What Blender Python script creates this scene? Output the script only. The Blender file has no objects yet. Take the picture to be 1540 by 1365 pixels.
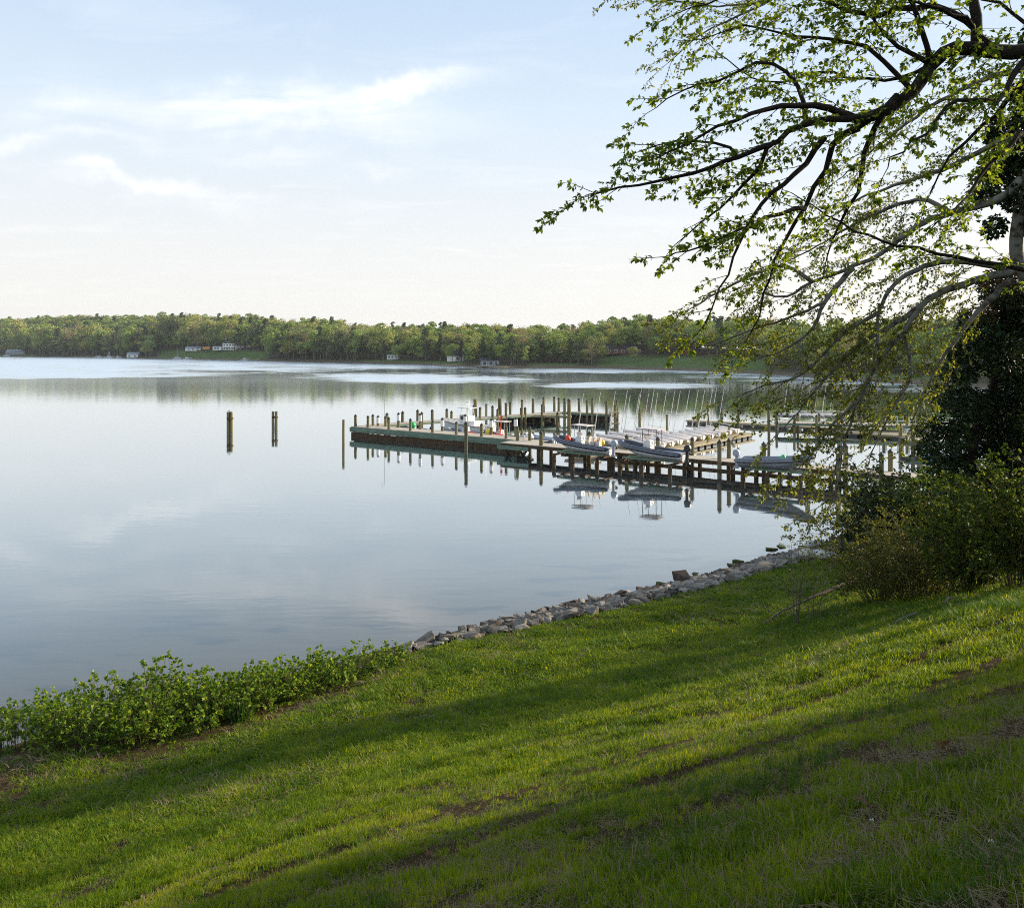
import bpy, bmesh, math, random
import numpy as np
from mathutils import Vector, Matrix, Euler
R = math.radians
S = bpy.context.scene
COL = S.collection

# ------------------------------------------------------------------ camera
H, F, YH = 10.9, 1300.0, 525.0           # eye height over the water, focal length and horizon in photo pixels
cam_d = bpy.data.cameras.new('camera'); cam = bpy.data.objects.new('camera', cam_d); COL.objects.link(cam)
cam.location = (0, 0, H); cam.rotation_euler = (R(90), 0, 0)
cam_d.sensor_width = 36; cam_d.lens = 36 * F / 1540
cam_d.shift_y = -(682.5 - YH) / 1540
cam_d.clip_start = 0.05; cam_d.clip_end = 9000
S.camera = cam
def W(px, py, z=0.0):
    Y = (H - z) * F / (py - YH); return Vector(((px - 770) * Y / F, Y, z))
def L(px, py, Y): return Vector(((px - 770) * Y / F, Y, H - (py - YH) * Y / F))

# ------------------------------------------------------------------ render, sky and sun
S.render.engine = 'CYCLES'
S.cycles.use_denoising = False
try: S.cycles.denoiser = 'OPENIMAGEDENOISE'; S.cycles.denoising_input_passes = 'RGB_ALBEDO_NORMAL'
except Exception: pass
S.cycles.max_bounces = 6; S.cycles.transparent_max_bounces = 6; S.cycles.volume_bounces = 0
S.cycles.sample_clamp_indirect = 6; S.cycles.filter_width = 1.0
S.view_settings.view_transform = 'Standard'; S.view_settings.look = 'None'
S.view_settings.exposure = 1.0; S.view_settings.gamma = 1.0
SUN_AZ, SUN_EL = 70.0, 19.0
w = bpy.data.worlds.new('World'); S.world = w; w.use_nodes = True
nt = w.node_tree; nt.nodes.clear()
def N(t, kind, **kw):
    n = t.nodes.new(kind)
    for k, v in kw.items():
        if k.startswith('i_'): n.inputs[k[2:].replace('_', ' ')].default_value = v
        else: setattr(n, k, v)
    return n
def mth(t, op, a, b=None, c=None, clamp=False):
    n = t.nodes.new('ShaderNodeMath'); n.operation = op; n.use_clamp = clamp
    for i, v in enumerate((a, b, c)):
        if v is None: continue
        if isinstance(v, (int, float)): n.inputs[i].default_value = v
        else: t.links.new(v, n.inputs[i])
    return n.outputs[0]
def ramp(t, fac, stops, interp='LINEAR'):
    n = t.nodes.new('ShaderNodeValToRGB'); cr = n.color_ramp; cr.interpolation = interp
    while len(cr.elements) < len(stops): cr.elements.new(0.5)
    for e, (p, c) in zip(cr.elements, stops):
        e.position = p; e.color = (c, c, c, 1) if isinstance(c, (int, float)) else (*c, 1)
    t.links.new(fac, n.inputs[0]); return n.outputs[0]
def mixc(t, fac, a, b, mode='MIX'):
    n = t.nodes.new('ShaderNodeMix'); n.data_type = 'RGBA'; n.blend_type = mode
    for sock, v in ((n.inputs[0], fac), (n.inputs[6], a), (n.inputs[7], b)):
        if isinstance(v, (int, float)): sock.default_value = v
        elif isinstance(v, tuple): sock.default_value = (*v, 1)
        else: t.links.new(v, sock)
    return n.outputs[2]
def build_world():
    sky = N(nt, 'ShaderNodeTexSky', sky_type='NISHITA', sun_disc=False, sun_elevation=R(SUN_EL), sun_rotation=R(SUN_AZ),
            altitude=0, air_density=1.0, dust_density=1.5, ozone_density=1.5)
    tc = N(nt, 'ShaderNodeTexCoord'); sx = N(nt, 'ShaderNodeSeparateXYZ'); nt.links.new(tc.outputs['Generated'], sx.inputs[0])
    x, y, z = sx.outputs
    zc = mth(nt, 'MAXIMUM', z, 0.0)
    # the thin high haze of a bright spring morning: pale veil, white towards the horizon
    veil = ramp(nt, zc, [(0.0, (5.0, 4.85, 4.65)), (0.05, (4.95, 4.88, 4.75)), (0.12, (4.75, 4.78, 4.78)), (0.19, (4.3, 4.65, 4.95)), (0.27, (3.75, 4.4, 5.05)),
                         (0.37, (3.1, 3.9, 4.9)), (1.0, (2.3, 3.1, 4.4))])
    base = mixc(nt, 0.91, sky.outputs[0], veil)
    # cirrus on a high flat layer
    inv = mth(nt, 'DIVIDE', 1.0, mth(nt, 'ADD', zc, 0.12))
    cx, cy = mth(nt, 'MULTIPLY', x, inv), mth(nt, 'MULTIPLY', y, inv)
    cmb = N(nt, 'ShaderNodeCombineXYZ'); nt.links.new(mth(nt, 'MULTIPLY', cx, 0.75), cmb.inputs[0]); nt.links.new(mth(nt, 'MULTIPLY', cy, 1.6), cmb.inputs[1])
    rot = N(nt, 'ShaderNodeVectorRotate', rotation_type='Z_AXIS'); rot.inputs['Angle'].default_value = R(-14); nt.links.new(cmb.outputs[0], rot.inputs[0])
    n1 = N(nt, 'ShaderNodeTexNoise', i_Scale=2.6, i_Detail=8.0, i_Roughness=0.58, i_Distortion=0.5); nt.links.new(rot.outputs[0], n1.inputs[0])
    general = ramp(nt, n1.outputs[0], [(0.0, 0.0), (0.52, 0.0), (0.78, 0.35), (1.0, 0.6)])
    # four named clouds, given as directions (tangent of azimuth, tangent of elevation)
    ys = mth(nt, 'MAXIMUM', y, 0.02)
    ax, az = mth(nt, 'DIVIDE', x, ys), mth(nt, 'DIVIDE', z, ys)
    cm2 = N(nt, 'ShaderNodeCombineXYZ'); nt.links.new(ax, cm2.inputs[0]); nt.links.new(az, cm2.inputs[1])
    wn = N(nt, 'ShaderNodeTexNoise', i_Scale=5.0, i_Detail=6.0, i_Roughness=0.6); nt.links.new(cm2.outputs[0], wn.inputs[0])
    w1 = mth(nt, 'MULTIPLY', mth(nt, 'SUBTRACT', wn.outputs[0], 0.5), 0.16)
    mp = N(nt, 'ShaderNodeMapping'); mp.inputs['Scale'].default_value = (5, 26, 1); mp.inputs['Rotation'].default_value = (0, 0, R(-6)); nt.links.new(cm2.outputs[0], mp.inputs[0])
    wis = N(nt, 'ShaderNodeTexNoise', i_Scale=1.0, i_Detail=7.0, i_Roughness=0.6, i_Distortion=0.8); nt.links.new(mp.outputs[0], wis.inputs[0])
    tot = None
    for (px, py, rx, ry, tilt, amp) in [(380, 168, 250, 36, -3, .95), (560, 158, 140, 18, 17, 1.0), (110, 150, 90, 30, 8, .55), (150, 205, 130, 15, 0, .4),
                                        (215, 285, 120, 14, -6, .95), (360, 292, 60, 7, 3, .4), (575, 256, 45, 9, 5, .55), (20, 215, 70, 18, 0, .5), (420, 240, 110, 11, 0, .3)]:
        c, s = math.cos(R(tilt)), math.sin(R(tilt))
        dx = mth(nt, 'SUBTRACT', ax, (px - 770) / F)
        dz = mth(nt, 'SUBTRACT', mth(nt, 'ADD', az, w1), (YH - py) / F)
        u = mth(nt, 'DIVIDE', mth(nt, 'ADD', mth(nt, 'MULTIPLY', dx, c), mth(nt, 'MULTIPLY', dz, s)), rx / F)
        v = mth(nt, 'DIVIDE', mth(nt, 'SUBTRACT', mth(nt, 'MULTIPLY', dz, c), mth(nt, 'MULTIPLY', dx, s)), ry / F)
        g = mth(nt, 'MULTIPLY', mth(nt, 'EXPONENT', mth(nt, 'MULTIPLY', mth(nt, 'ADD', mth(nt, 'MULTIPLY', u, u), mth(nt, 'MULTIPLY', v, v)), -1.0)), amp)
        tot = g if tot is None else mth(nt, 'MAXIMUM', tot, g)
    front = mth(nt, 'GREATER_THAN', y, 0.02)
    named = mth(nt, 'MULTIPLY', mth(nt, 'MULTIPLY', tot, ramp(nt, wis.outputs[0], [(0.3, 0.1), (0.68, 1.0)])), front)
    cl = mth(nt, 'MAXIMUM', mth(nt, 'MULTIPLY', general, 0.55), named, clamp=True)
    cl = mth(nt, 'MULTIPLY', cl, ramp(nt, z, [(0.0, 0.0), (0.04, 0.6), (0.12, 1.0)]))
    col = mixc(nt, mth(nt, 'MULTIPLY', cl, 0.8), base, (7.0, 6.75, 6.6))
    bg = N(nt, 'ShaderNodeBackground'); bg.inputs[1].default_value = 0.1
    out = N(nt, 'ShaderNodeOutputWorld'); nt.links.new(col, bg.inputs[0]); nt.links.new(bg.outputs[0], out.inputs[0])
build_world()
sv = Vector((math.cos(R(SUN_EL)) * math.sin(R(SUN_AZ)), math.cos(R(SUN_EL)) * math.cos(R(SUN_AZ)), math.sin(R(SUN_EL))))
sd = bpy.data.lights.new('sun', 'SUN'); sd.energy = 4.3; sd.angle = R(2.2); sd.color = (1.0, 0.86, 0.66)
so = bpy.data.objects.new('sun', sd); COL.objects.link(so); so.rotation_euler = (-sv).to_track_quat('-Z', 'Y').to_euler(); so.location = (40, 10, 60)

# ------------------------------------------------------------------ helpers
def tag(o, label=None, cat=None, group=None, kind=None):
    if label: o['label'] = label
    if cat: o['category'] = cat
    if group: o['group'] = group
    if kind: o['kind'] = kind
    return o
def empty(name, loc=(0, 0, 0), rz=0.0, **k):
    o = bpy.data.objects.new(name, None); COL.objects.link(o); o.location = loc; o.rotation_euler = (0, 0, rz); o.empty_display_size = .2
    return tag(o, **k)
def link(name, me, parent=None, loc=None, **k):
    o = bpy.data.objects.new(name, me); COL.objects.link(o)
    if parent: o.parent = parent
    if loc is not None: o.location = loc
    return tag(o, **k)
def children(o): return [c for c in bpy.data.objects if c.parent is o]
def copy_tree(o, kids, parent=None):
    c = o.copy(); COL.objects.link(c)
    if parent: c.parent = parent
    for ch, sub in kids: copy_tree(ch, sub, c)
    return c
def kids_of(o): return [(c, kids_of(c)) for c in o.children]
class MB:
    def __init__(s): s.v = []; s.f = []; s.m = []; s.n = 0; s.mat = 0
    def add(s, v, f, mat=None):
        v = [tuple(p) for p in v]; s.v += v; s.f += [tuple(i + s.n for i in q) for q in f]; s.m += [s.mat if mat is None else mat] * len(f); s.n += len(v)
    def box(s, c, d, rz=0, mat=None, M=None):
        x, y, z = d[0] / 2, d[1] / 2, d[2] / 2
        v = [Vector((i, j, k)) for k in (-z, z) for j in (-y, y) for i in (-x, x)]
        if M is not None: v = [M @ p for p in v]
        elif rz: v = [Matrix.Rotation(rz, 3, 'Z') @ p for p in v]
        s.add([p + Vector(c) for p in v], [(0, 2, 3, 1), (4, 5, 7, 6), (0, 1, 5, 4), (2, 6, 7, 3), (0, 4, 6, 2), (1, 3, 7, 5)], mat)
    def beam(s, a, b, wd, h, mat=None):
        a, b = Vector(a), Vector(b); d = b - a
        q = d.to_track_quat('X', 'Z').to_matrix(); s.box((a + b) / 2, (d.length, wd, h), M=q, mat=mat)
    def tube(s, pts, rad, sides=8, cap=True, mat=None):
        pts = [Vector(p) for p in pts]
        if isinstance(rad, (int, float)): rad = [rad] * len(pts)
        v = []; f = []; n = len(pts); ref = None
        for i, p in enumerate(pts):
            t = (pts[min(i + 1, n - 1)] - pts[max(i - 1, 0)])
            t = t.normalized() if t.length > 1e-9 else Vector((0, 0, 1))
            if ref is None: ref = t.orthogonal().normalized()
            ref = (ref - t * ref.dot(t)); ref = ref.normalized() if ref.length > 1e-6 else t.orthogonal().normalized()
            bn = t.cross(ref)
            for k in range(sides):
                a = 2 * math.pi * k / sides; v.append(p + (ref * math.cos(a) + bn * math.sin(a)) * rad[i])
        for i in range(n - 1):
            for k in range(sides):
                k2 = (k + 1) % sides; f.append((i * sides + k, i * sides + k2, (i + 1) * sides + k2, (i + 1) * sides + k))
        if cap: f.append(tuple(range(sides - 1, -1, -1))); f.append(tuple((n - 1) * sides + k for k in range(sides)))
        s.add(v, f, mat)
    def loft(s, rings, close=False, cap=True, mat=None):
        v = [p for r in rings for p in r]; m = len(rings[0]); f = []
        for i in range(len(rings) - 1):
            for k in range(m if close else m - 1):
                k2 = (k + 1) % m; f.append((i * m + k, i * m + k2, (i + 1) * m + k2, (i + 1) * m + k))
        if cap: f.append(tuple(range(m - 1, -1, -1))); f.append(tuple((len(rings) - 1) * m + k for k in range(m)))
        s.add(v, f, mat)
    def mesh(s, name, mats, smooth=False):
        me = bpy.data.meshes.new(name); me.from_pydata(s.v, [], s.f)
        for m in (mats if isinstance(mats, (list, tuple)) else [mats]): me.materials.append(m)
        me.polygons.foreach_set('material_index', s.m)
        if smooth: me.polygons.foreach_set('use_smooth', [True] * len(s.f))
        me.update(); return me
    def build(s, name, mats, parent=None, smooth=False, **k): return link(name, s.mesh(name, mats, smooth), parent, **k)
def np_mesh(name, V, Fc, nper, mat, smooth=False):
    """V (n,3) float array, Fc (m,nper) int array"""
    me = bpy.data.meshes.new(name); m = len(Fc)
    me.vertices.add(len(V)); me.vertices.foreach_set('co', np.asarray(V, dtype=np.float32).ravel())
    me.loops.add(m * nper); me.loops.foreach_set('vertex_index', np.asarray(Fc, dtype=np.int32).ravel())
    me.polygons.add(m); me.polygons.foreach_set('loop_start', np.arange(0, m * nper, nper, dtype=np.int32))
    me.update(calc_edges=True)
    if smooth: me.polygons.foreach_set('use_smooth', np.ones(m, dtype=bool))
    me.materials.append(mat); return me

# ------------------------------------------------------------------ numpy noise
def _hash(ix, iy, seed):
    h = (ix.astype(np.int64) * 374761393 + iy.astype(np.int64) * 668265263 + seed * 974634777) & 0xffffffff
    h = ((h ^ (h >> 13)) * 1274126177) & 0xffffffff
    return ((h ^ (h >> 16)) & 0xffff) / 65535.0
def vnoise(x, y, seed=0):
    x = np.asarray(x, float); y = np.asarray(y, float)
    ix, iy = np.floor(x), np.floor(y); fx, fy = x - ix, y - iy
    fx = fx * fx * (3 - 2 * fx); fy = fy * fy * (3 - 2 * fy)
    a, b, c, d = _hash(ix, iy, seed), _hash(ix + 1, iy, seed), _hash(ix, iy + 1, seed), _hash(ix + 1, iy + 1, seed)
    return (a + (b - a) * fx) * (1 - fy) + (c + (d - c) * fx) * fy
def fbm(x, y, seed=0, o=4):
    s = 0; a = .5; t = 0
    for i in range(o): s = s + a * vnoise(x * 2 ** i, y * 2 ** i, seed + i * 17); t += a; a *= .5
    return s / t
def sstep(a, b, x): t = np.clip((np.asarray(x, float) - a) / (b - a), 0, 1); return t * t * (3 - 2 * t)

# ------------------------------------------------------------------ materials
def new_mat(name):
    m = bpy.data.materials.new(name); m.use_nodes = True; t = m.node_tree; b = t.nodes['Principled BSDF']
    return m, t, b
def pm(name, c1, c2=None, scale=6.0, rough=0.6, bump=0.0, metal=0.0, stretch=(1, 1, 1), rnd=0.0, coat=0.0, spots=None, detail=6.0, coord='Object'):
    m, t, b = new_mat(name); b.inputs['Roughness'].default_value = rough; b.inputs['Metallic'].default_value = metal
    b.inputs['Coat Weight'].default_value = coat
    if rough >= .7: b.inputs['Specular IOR Level'].default_value = .12
    tc = N(t, 'ShaderNodeTexCoord'); mp = N(t, 'ShaderNodeMapping'); mp.inputs['Scale'].default_value = stretch
    t.links.new(tc.outputs[coord], mp.inputs[0])
    n = N(t, 'ShaderNodeTexNoise', i_Scale=scale, i_Detail=detail, i_Roughness=0.62); t.links.new(mp.outputs[0], n.inputs[0])
    c = mixc(t, ramp(t, n.outputs[0], [(0.3, 0.0), (0.7, 1.0)]), c1, c2 if c2 else tuple(x * .8 for x in c1))
    if spots:
        n2 = N(t, 'ShaderNodeTexNoise', i_Scale=spots[1], i_Detail=5.0); t.links.new(mp.outputs[0], n2.inputs[0])
        c = mixc(t, ramp(t, n2.outputs[0], [(spots[2], 0.0), (spots[2] + .1, 1.0)]), c, spots[0])
    if rnd:
        oi = N(t, 'ShaderNodeObjectInfo'); hs = N(t, 'ShaderNodeHueSaturation')
        t.links.new(mth(t, 'MULTIPLY_ADD', oi.outputs['Random'], rnd, 1 - rnd / 2), hs.inputs['Value']); t.links.new(c, hs.inputs['Color']); c = hs.outputs[0]
    t.links.new(c, b.inputs['Base Color'])
    if bump:
        bp = N(t, 'ShaderNodeBump', i_Strength=bump, i_Distance=0.02); t.links.new(n.outputs[0], bp.inputs['Height']); t.links.new(bp.outputs[0], b.inputs['Normal'])
    return m
def leaf_mat(name, cols, trans=0.45, rough=0.5, inst=False, tcol=None, hue=0.03, scale=0.5):
    """leaf: reflects and lets light through; colour varies leaf by leaf"""
    m = bpy.data.materials.new(name); m.use_nodes = True; t = m.node_tree; b = t.nodes['Principled BSDF']; o = t.nodes['Material Output']
    if inst: r = N(t, 'ShaderNodeObjectInfo').outputs['Random']; g2 = N(t, 'ShaderNodeNewGeometry').outputs['Random Per Island']
    else: r = N(t, 'ShaderNodeNewGeometry').outputs['Random Per Island']; g2 = r
    n = N(t, 'ShaderNodeTexNoise', i_Scale=scale, i_Detail=4.0, i_Roughness=.65); t.links.new(N(t, 'ShaderNodeObjectInfo').outputs['Location'] if inst else N(t, 'ShaderNodeTexCoord').outputs['Object'], n.inputs[0])
    f = mth(t, 'ADD', mth(t, 'MULTIPLY', r, 0.35), mth(t, 'MULTIPLY_ADD', n.outputs[0], 1.5, -.45), clamp=True) if inst else mth(t, 'ADD', mth(t, 'MULTIPLY', r, 0.6), mth(t, 'MULTIPLY', n.outputs[0], 0.45), clamp=True)
    k = len(cols); c = ramp(t, f, [(0.08 + 0.8 * i / max(1, k - 1), cc) for i, cc in enumerate(cols)])
    hs = N(t, 'ShaderNodeHueSaturation'); t.links.new(mth(t, 'MULTIPLY_ADD', g2, 0.5, 0.75), hs.inputs['Value']); t.links.new(mth(t, 'MULTIPLY_ADD', g2, -hue, 0.5 + hue / 2), hs.inputs['Hue']); t.links.new(c, hs.inputs['Color'])
    t.links.new(hs.outputs[0], b.inputs['Base Color']); b.inputs['Roughness'].default_value = rough; b.inputs['Specular IOR Level'].default_value = 0.12
    tr = N(t, 'ShaderNodeBsdfTranslucent'); tint = mixc(t, 1.0, hs.outputs[0], tcol or (1.5, 1.35, 0.5), 'MULTIPLY'); t.links.new(tint, tr.inputs[0])
    mx = N(t, 'ShaderNodeMixShader'); mx.inputs[0].default_value = trans
    t.links.new(b.outputs[0], mx.inputs[1]); t.links.new(tr.outputs[0], mx.inputs[2]); t.links.new(mx.outputs[0], o.inputs['Surface'])
    return m
M = {}
M['deck'] = pm('weathered_deck_wood', (.40, .35, .28), (.50, .44, .36), 3, .8, .3, stretch=(1, 6, 1))
M['deck_lit'] = pm('sunlit_pale_wood', (.42, .36, .24), (.30, .24, .15), 3, .8, .3)  # pale wood with the yellow of sunlight put into its colour
M['green_wood'] = pm('green_treated_wood', (.19, .26, .19), (.12, .17, .12), 1.6, .8, .3, spots=((.07, .08, .05), 5, .62))
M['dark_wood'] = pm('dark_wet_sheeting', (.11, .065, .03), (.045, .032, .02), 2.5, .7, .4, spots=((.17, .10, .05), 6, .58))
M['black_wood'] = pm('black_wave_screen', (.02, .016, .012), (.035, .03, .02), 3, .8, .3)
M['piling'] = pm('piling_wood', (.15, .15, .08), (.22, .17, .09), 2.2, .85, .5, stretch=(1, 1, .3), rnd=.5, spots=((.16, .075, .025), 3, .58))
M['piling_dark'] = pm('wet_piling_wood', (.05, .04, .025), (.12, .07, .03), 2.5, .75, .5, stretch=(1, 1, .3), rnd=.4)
M['cap'] = pm('dark_piling_cap', (.025, .025, .022), (.04, .04, .035), 5, .6)
M['white'] = pm('white_plastic', (.78, .78, .76), (.68, .68, .66), 4, .4)
M['white_hull'] = pm('white_gelcoat', (.75, .75, .73), (.62, .62, .60), 2, .25, coat=.3)
M['grey_cover'] = pm('grey_boat_cover', (.50, .455, .43), (.62, .57, .54), 3, .8, .4)
M['cream'] = pm('cream_hull', (.62, .58, .50), (.52, .48, .40), 2, .4)
M['navy'] = pm('navy_tube_fabric', (.035, .04, .06), (.055, .06, .08), 3, .45, .1)
M['grey_tube'] = pm('grey_tube_fabric', (.13, .14, .17), (.18, .19, .21), 3, .5, .1)
M['grey_lt'] = pm('light_grey_fabric', (.38, .40, .44), (.30, .32, .36), 3, .5)
M['black'] = pm('black_rubber', (.012, .012, .014), (.025, .025, .027), 5, .4)
M['alu'] = pm('aluminium', (.62, .62, .60), (.5, .5, .5), 4, .35, metal=.7)
M['mast'] = pm('mast_alloy', (.82, .80, .76), (.7, .68, .64), 2, .4, metal=.2)
M['red'] = pm('orange_red_float', (.75, .07, .03), (.65, .05, .02), 5, .5)
M['yellow'] = pm('yellow_float', (.80, .58, .02), (.7, .5, .02), 5, .5)
M['green'] = pm('green_float', (.02, .45, .12), (.02, .38, .10), 5, .5)
M['blue'] = pm('blue_tarp', (.10, .22, .36), (.08, .16, .28), 5, .6)
M['tan'] = pm('tan_seat_vinyl', (.62, .56, .48), (.52, .46, .38), 4, .6)
M['outboard_grey'] = pm('outboard_grey', (.40, .44, .49), (.32, .36, .42), 4, .3)
M['bark_dark'] = pm('dark_bark', (.014, .011, .009), (.035, .027, .02), 14, .95, 1.0, stretch=(1, 1, .5))
M['bark_pale'] = pm('pale_sycamore_bark', (.20, .185, .145), (.10, .09, .07), 5, .9, .5, spots=((.06, .05, .035), 5, .54))
M['bark'] = pm('grey_brown_bark', (.12, .10, .075), (.18, .15, .12), 4, .9, .5)
M['stem'] = pm('reddish_stem', (.12, .085, .04), (.09, .10, .035), 6, .7)
M['deadwood'] = pm('grey_deadwood', (.23, .18, .14), (.12, .09, .07), 6, .9, .6)
M['bag'] = pm('white_geotextile_bag', (.60, .60, .57), (.42, .42, .40), 3, .8, .5)
M['clap_white'] = pm('white_clapboard', (.82, .82, .80), (.76, .76, .74), 2, .7)
M['clap_grey'] = pm('blue_grey_siding', (.30, .33, .36), (.26, .29, .32), 2, .7)
M['roof_dark'] = pm('dark_shingle_roof', (.05, .055, .06), (.08, .08, .085), 2, .9)
M['brick'] = pm('red_brick', (.22, .09, .06), (.16, .07, .05), 4, .9)
M['pane'] = pm('dark_window_glass', (.03, .035, .045), (.05, .055, .065), 1, .15)
M['orange'] = pm('orange_awning', (.70, .30, .08), (.55, .22, .06), 2, .8)
M['rock'] = pm('grey_granite', (.045, .041, .035), (.19, .17, .14), 3.4, .9, 1.0, rnd=1.3, spots=((.17, .12, .075), 1.6, .56))
M['rock_white'] = pm('pale_quartz_rock', (.30, .265, .22), (.15, .135, .12), 2.6, .9, .8, rnd=.5, spots=((.12, .11, .10), 3, .54))
M['rock_dark'] = pm('wet_dark_rock', (.045, .032, .022), (.10, .07, .05), 3, .7, .8, rnd=.5)
M['algae'] = pm('green_seaweed', (.07, .10, .012), (.03, .045, .008), 8, .8, .9, spots=((.02, .018, .008), 6, .5))
M['leafA'] = leaf_mat('fresh_green_leaf', [(.055, .095, .014), (.11, .17, .024), (.20, .26, .04)], .62)
M['leafB'] = leaf_mat('young_sycamore_leaf', [(.12, .115, .03), (.14, .17, .03), (.21, .25, .05)], .55, hue=.05)
M['leafDark'] = leaf_mat('glossy_evergreen_leaf', [(.012, .026, .011), (.02, .038, .013), (.035, .052, .016)], .18, rough=.5)
M['leafShrub'] = leaf_mat('broad_shrub_leaf', [(.055, .115, .016), (.11, .19, .022), (.22, .30, .04)], .5)
M['leafBush'] = leaf_mat('dull_bush_leaf', [(.03, .058, .012), (.055, .095, .018), (.13, .165, .025)], .5)
M['leafBrown'] = leaf_mat('brown_dead_leaf', [(.07, .035, .018), (.10, .05, .025), (.12, .07, .035)], .3)
M['juniper'] = leaf_mat('feathery_bush_sprig', [(.045, .07, .016), (.08, .10, .022), (.15, .14, .04)], .45)
M['grass'] = leaf_mat('lawn_grass_blade', [(.034, .085, .006), (.072, .142, .008), (.125, .205, .013), (.20, .24, .03)], .52, inst=True, tcol=(1.7, 1.3, .3), scale=.75)
M['grass_tall'] = leaf_mat('tall_grass_blade', [(.025, .07, .012), (.04, .10, .015), (.07, .14, .02)], .5, inst=True, tcol=(1.5, 1.3, .4))
M['straw'] = leaf_mat('dry_grass_blade', [(.13, .10, .055), (.22, .175, .10), (.10, .075, .045)], .3, inst=True, tcol=(1.2, 1.1, .7))
def far_leaf(name, a, b): return leaf_mat(name, [a, b], .25, rough=.8, inst=True, tcol=(1.3, 1.25, .6), scale=.02)
M['farGreen'] = far_leaf('far_spring_green', (.16, .24, .06), (.31, .37, .11))
M['farYellow'] = far_leaf('far_yellow_green', (.26, .28, .08), (.38, .38, .14))
M['farPine'] = far_leaf('far_pine', (.06, .09, .05), (.10, .125, .06))
M['farTan'] = far_leaf('far_tan_budding', (.26, .20, .12), (.34, .27, .17))
M['farDull'] = far_leaf('far_dull_olive', (.11, .135, .06), (.17, .19, .09))

# ------------------------------------------------------------------ near terrain
PROF = np.array([(-60, -6), (-12, -2.2), (-5, -.9), (-2.7, -.35), (-1.6, 0), (0, .5), (2.6, 1.2), (5, 1.5), (8, 2.1), (12, 3.4), (16, 5.15), (20, 7.15), (24, 9.25), (28, 10.9), (34, 12.3), (45, 13.2), (400, 15)])
def shore_d(X, Y):
    X = np.asarray(X, float); Y = np.asarray(Y, float)
    return .648 * X - .762 * (Y - 31.2) + 1.7 * np.exp(-((X + 4) / 7) ** 2) + 1.5 * sstep(-6, -11, X) + .35 * (fbm(X * .25, Y * .25, 5) - .5)
def hgt(X, Y):
    d = shore_d(X, Y); z = np.interp(d, PROF[:, 0], PROF[:, 1])
    land = sstep(2, 6, d)
    along = .762 * np.asarray(X, float) + .648 * np.asarray(Y, float)
    z = z + land * (.5 * (fbm(X * .12, np.asarray(Y) * .12, 9, 3) - .5) + .06 * (fbm(X * 1.1, np.asarray(Y) * 1.1, 3, 3) - .5))
    # wheel ruts following the contour of the slope
    for dc, dep in ((18.3, .12), (16.6, .10), (19.9, .10)):
        dd = d - dc - .35 * (fbm(along * .25, along * 0 + dc, 4, 2) - .5)
        z = z - dep * land * np.exp(-(dd / .16) ** 2) * sstep(.35, .6, vnoise(along * .5, along * 0 + dc, 8))
    z = z + .035 * land * (vnoise(X * 3.3, np.asarray(Y) * 3.3, 12) - .5)
    return z
def ruts(X, Y):
    d = shore_d(X, Y); along = .762 * X + .648 * Y; s = 0
    for dc, wd, am in ((18.3, .34, 1), (16.6, .30, 1), (19.9, .36, 1), (14.4, .2, .7), (21.2, .34, .9), (12.6, .14, .5)):
        dd = d - dc - .35 * (fbm(along * .25, along * 0 + dc, 4, 2) - .5)
        s = np.maximum(s, am * np.exp(-(dd / wd) ** 2) * sstep(.22, .36, fbm(along * .7, d * .8 + dc, 8, 3)) * 1.25)
    return s
def bare(X, Y):
    """how much earth shows, 0..1"""
    X = np.asarray(X, float); Y = np.asarray(Y, float); d = shore_d(X, Y)
    n = fbm(X * .8, Y * .8, 21, 4); n2 = fbm(X * 2.3, Y * 2.3, 31, 4)
    ds = d - 1.5 * sstep(-6, -11, X); strip = sstep(6.6, 4.2, ds) * sstep(-2.0, -5.0, X) * sstep(.30, .52, n * .5 + n2 * .5)
    strip = np.maximum(strip, sstep(3.4, 2.3, d) * .8 * sstep(.35, .55, n2))
    r = np.hypot(X - 1.6, Y - 3.0)
    near = sstep(7.5, 3.5, np.hypot(X - 3.5, (Y - 3.2))) * sstep(.47, .58, n2 * .6 + n * .4)
    patch = .85 * sstep(.55, .66, n2 * .55 + n * .45)
    return np.clip(np.maximum.reduce([strip, near, ruts(X, Y), patch]), 0, 1)
def dryness(X, Y):
    d = shore_d(X, Y)
    return np.clip(sstep(7.5, 4, d) * sstep(-1, -5, X) * .7 + .6 * sstep(8, 3.0, np.hypot(X - 3.5, Y - 3.2)) + .5 * sstep(.55, .7, fbm(X * .5, Y * .5, 77, 3)), 0, 1)
def graded(a, b, step, lo, hi, g=1.16):
    xs = list(np.arange(a, b + 1e-6, step)); s = step
    while xs[-1] < hi: s *= g; xs.append(xs[-1] + s)
    s = step
    while xs[0] > lo: s *= g; xs.insert(0, xs[0] - s)
    return np.array(xs)
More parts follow.
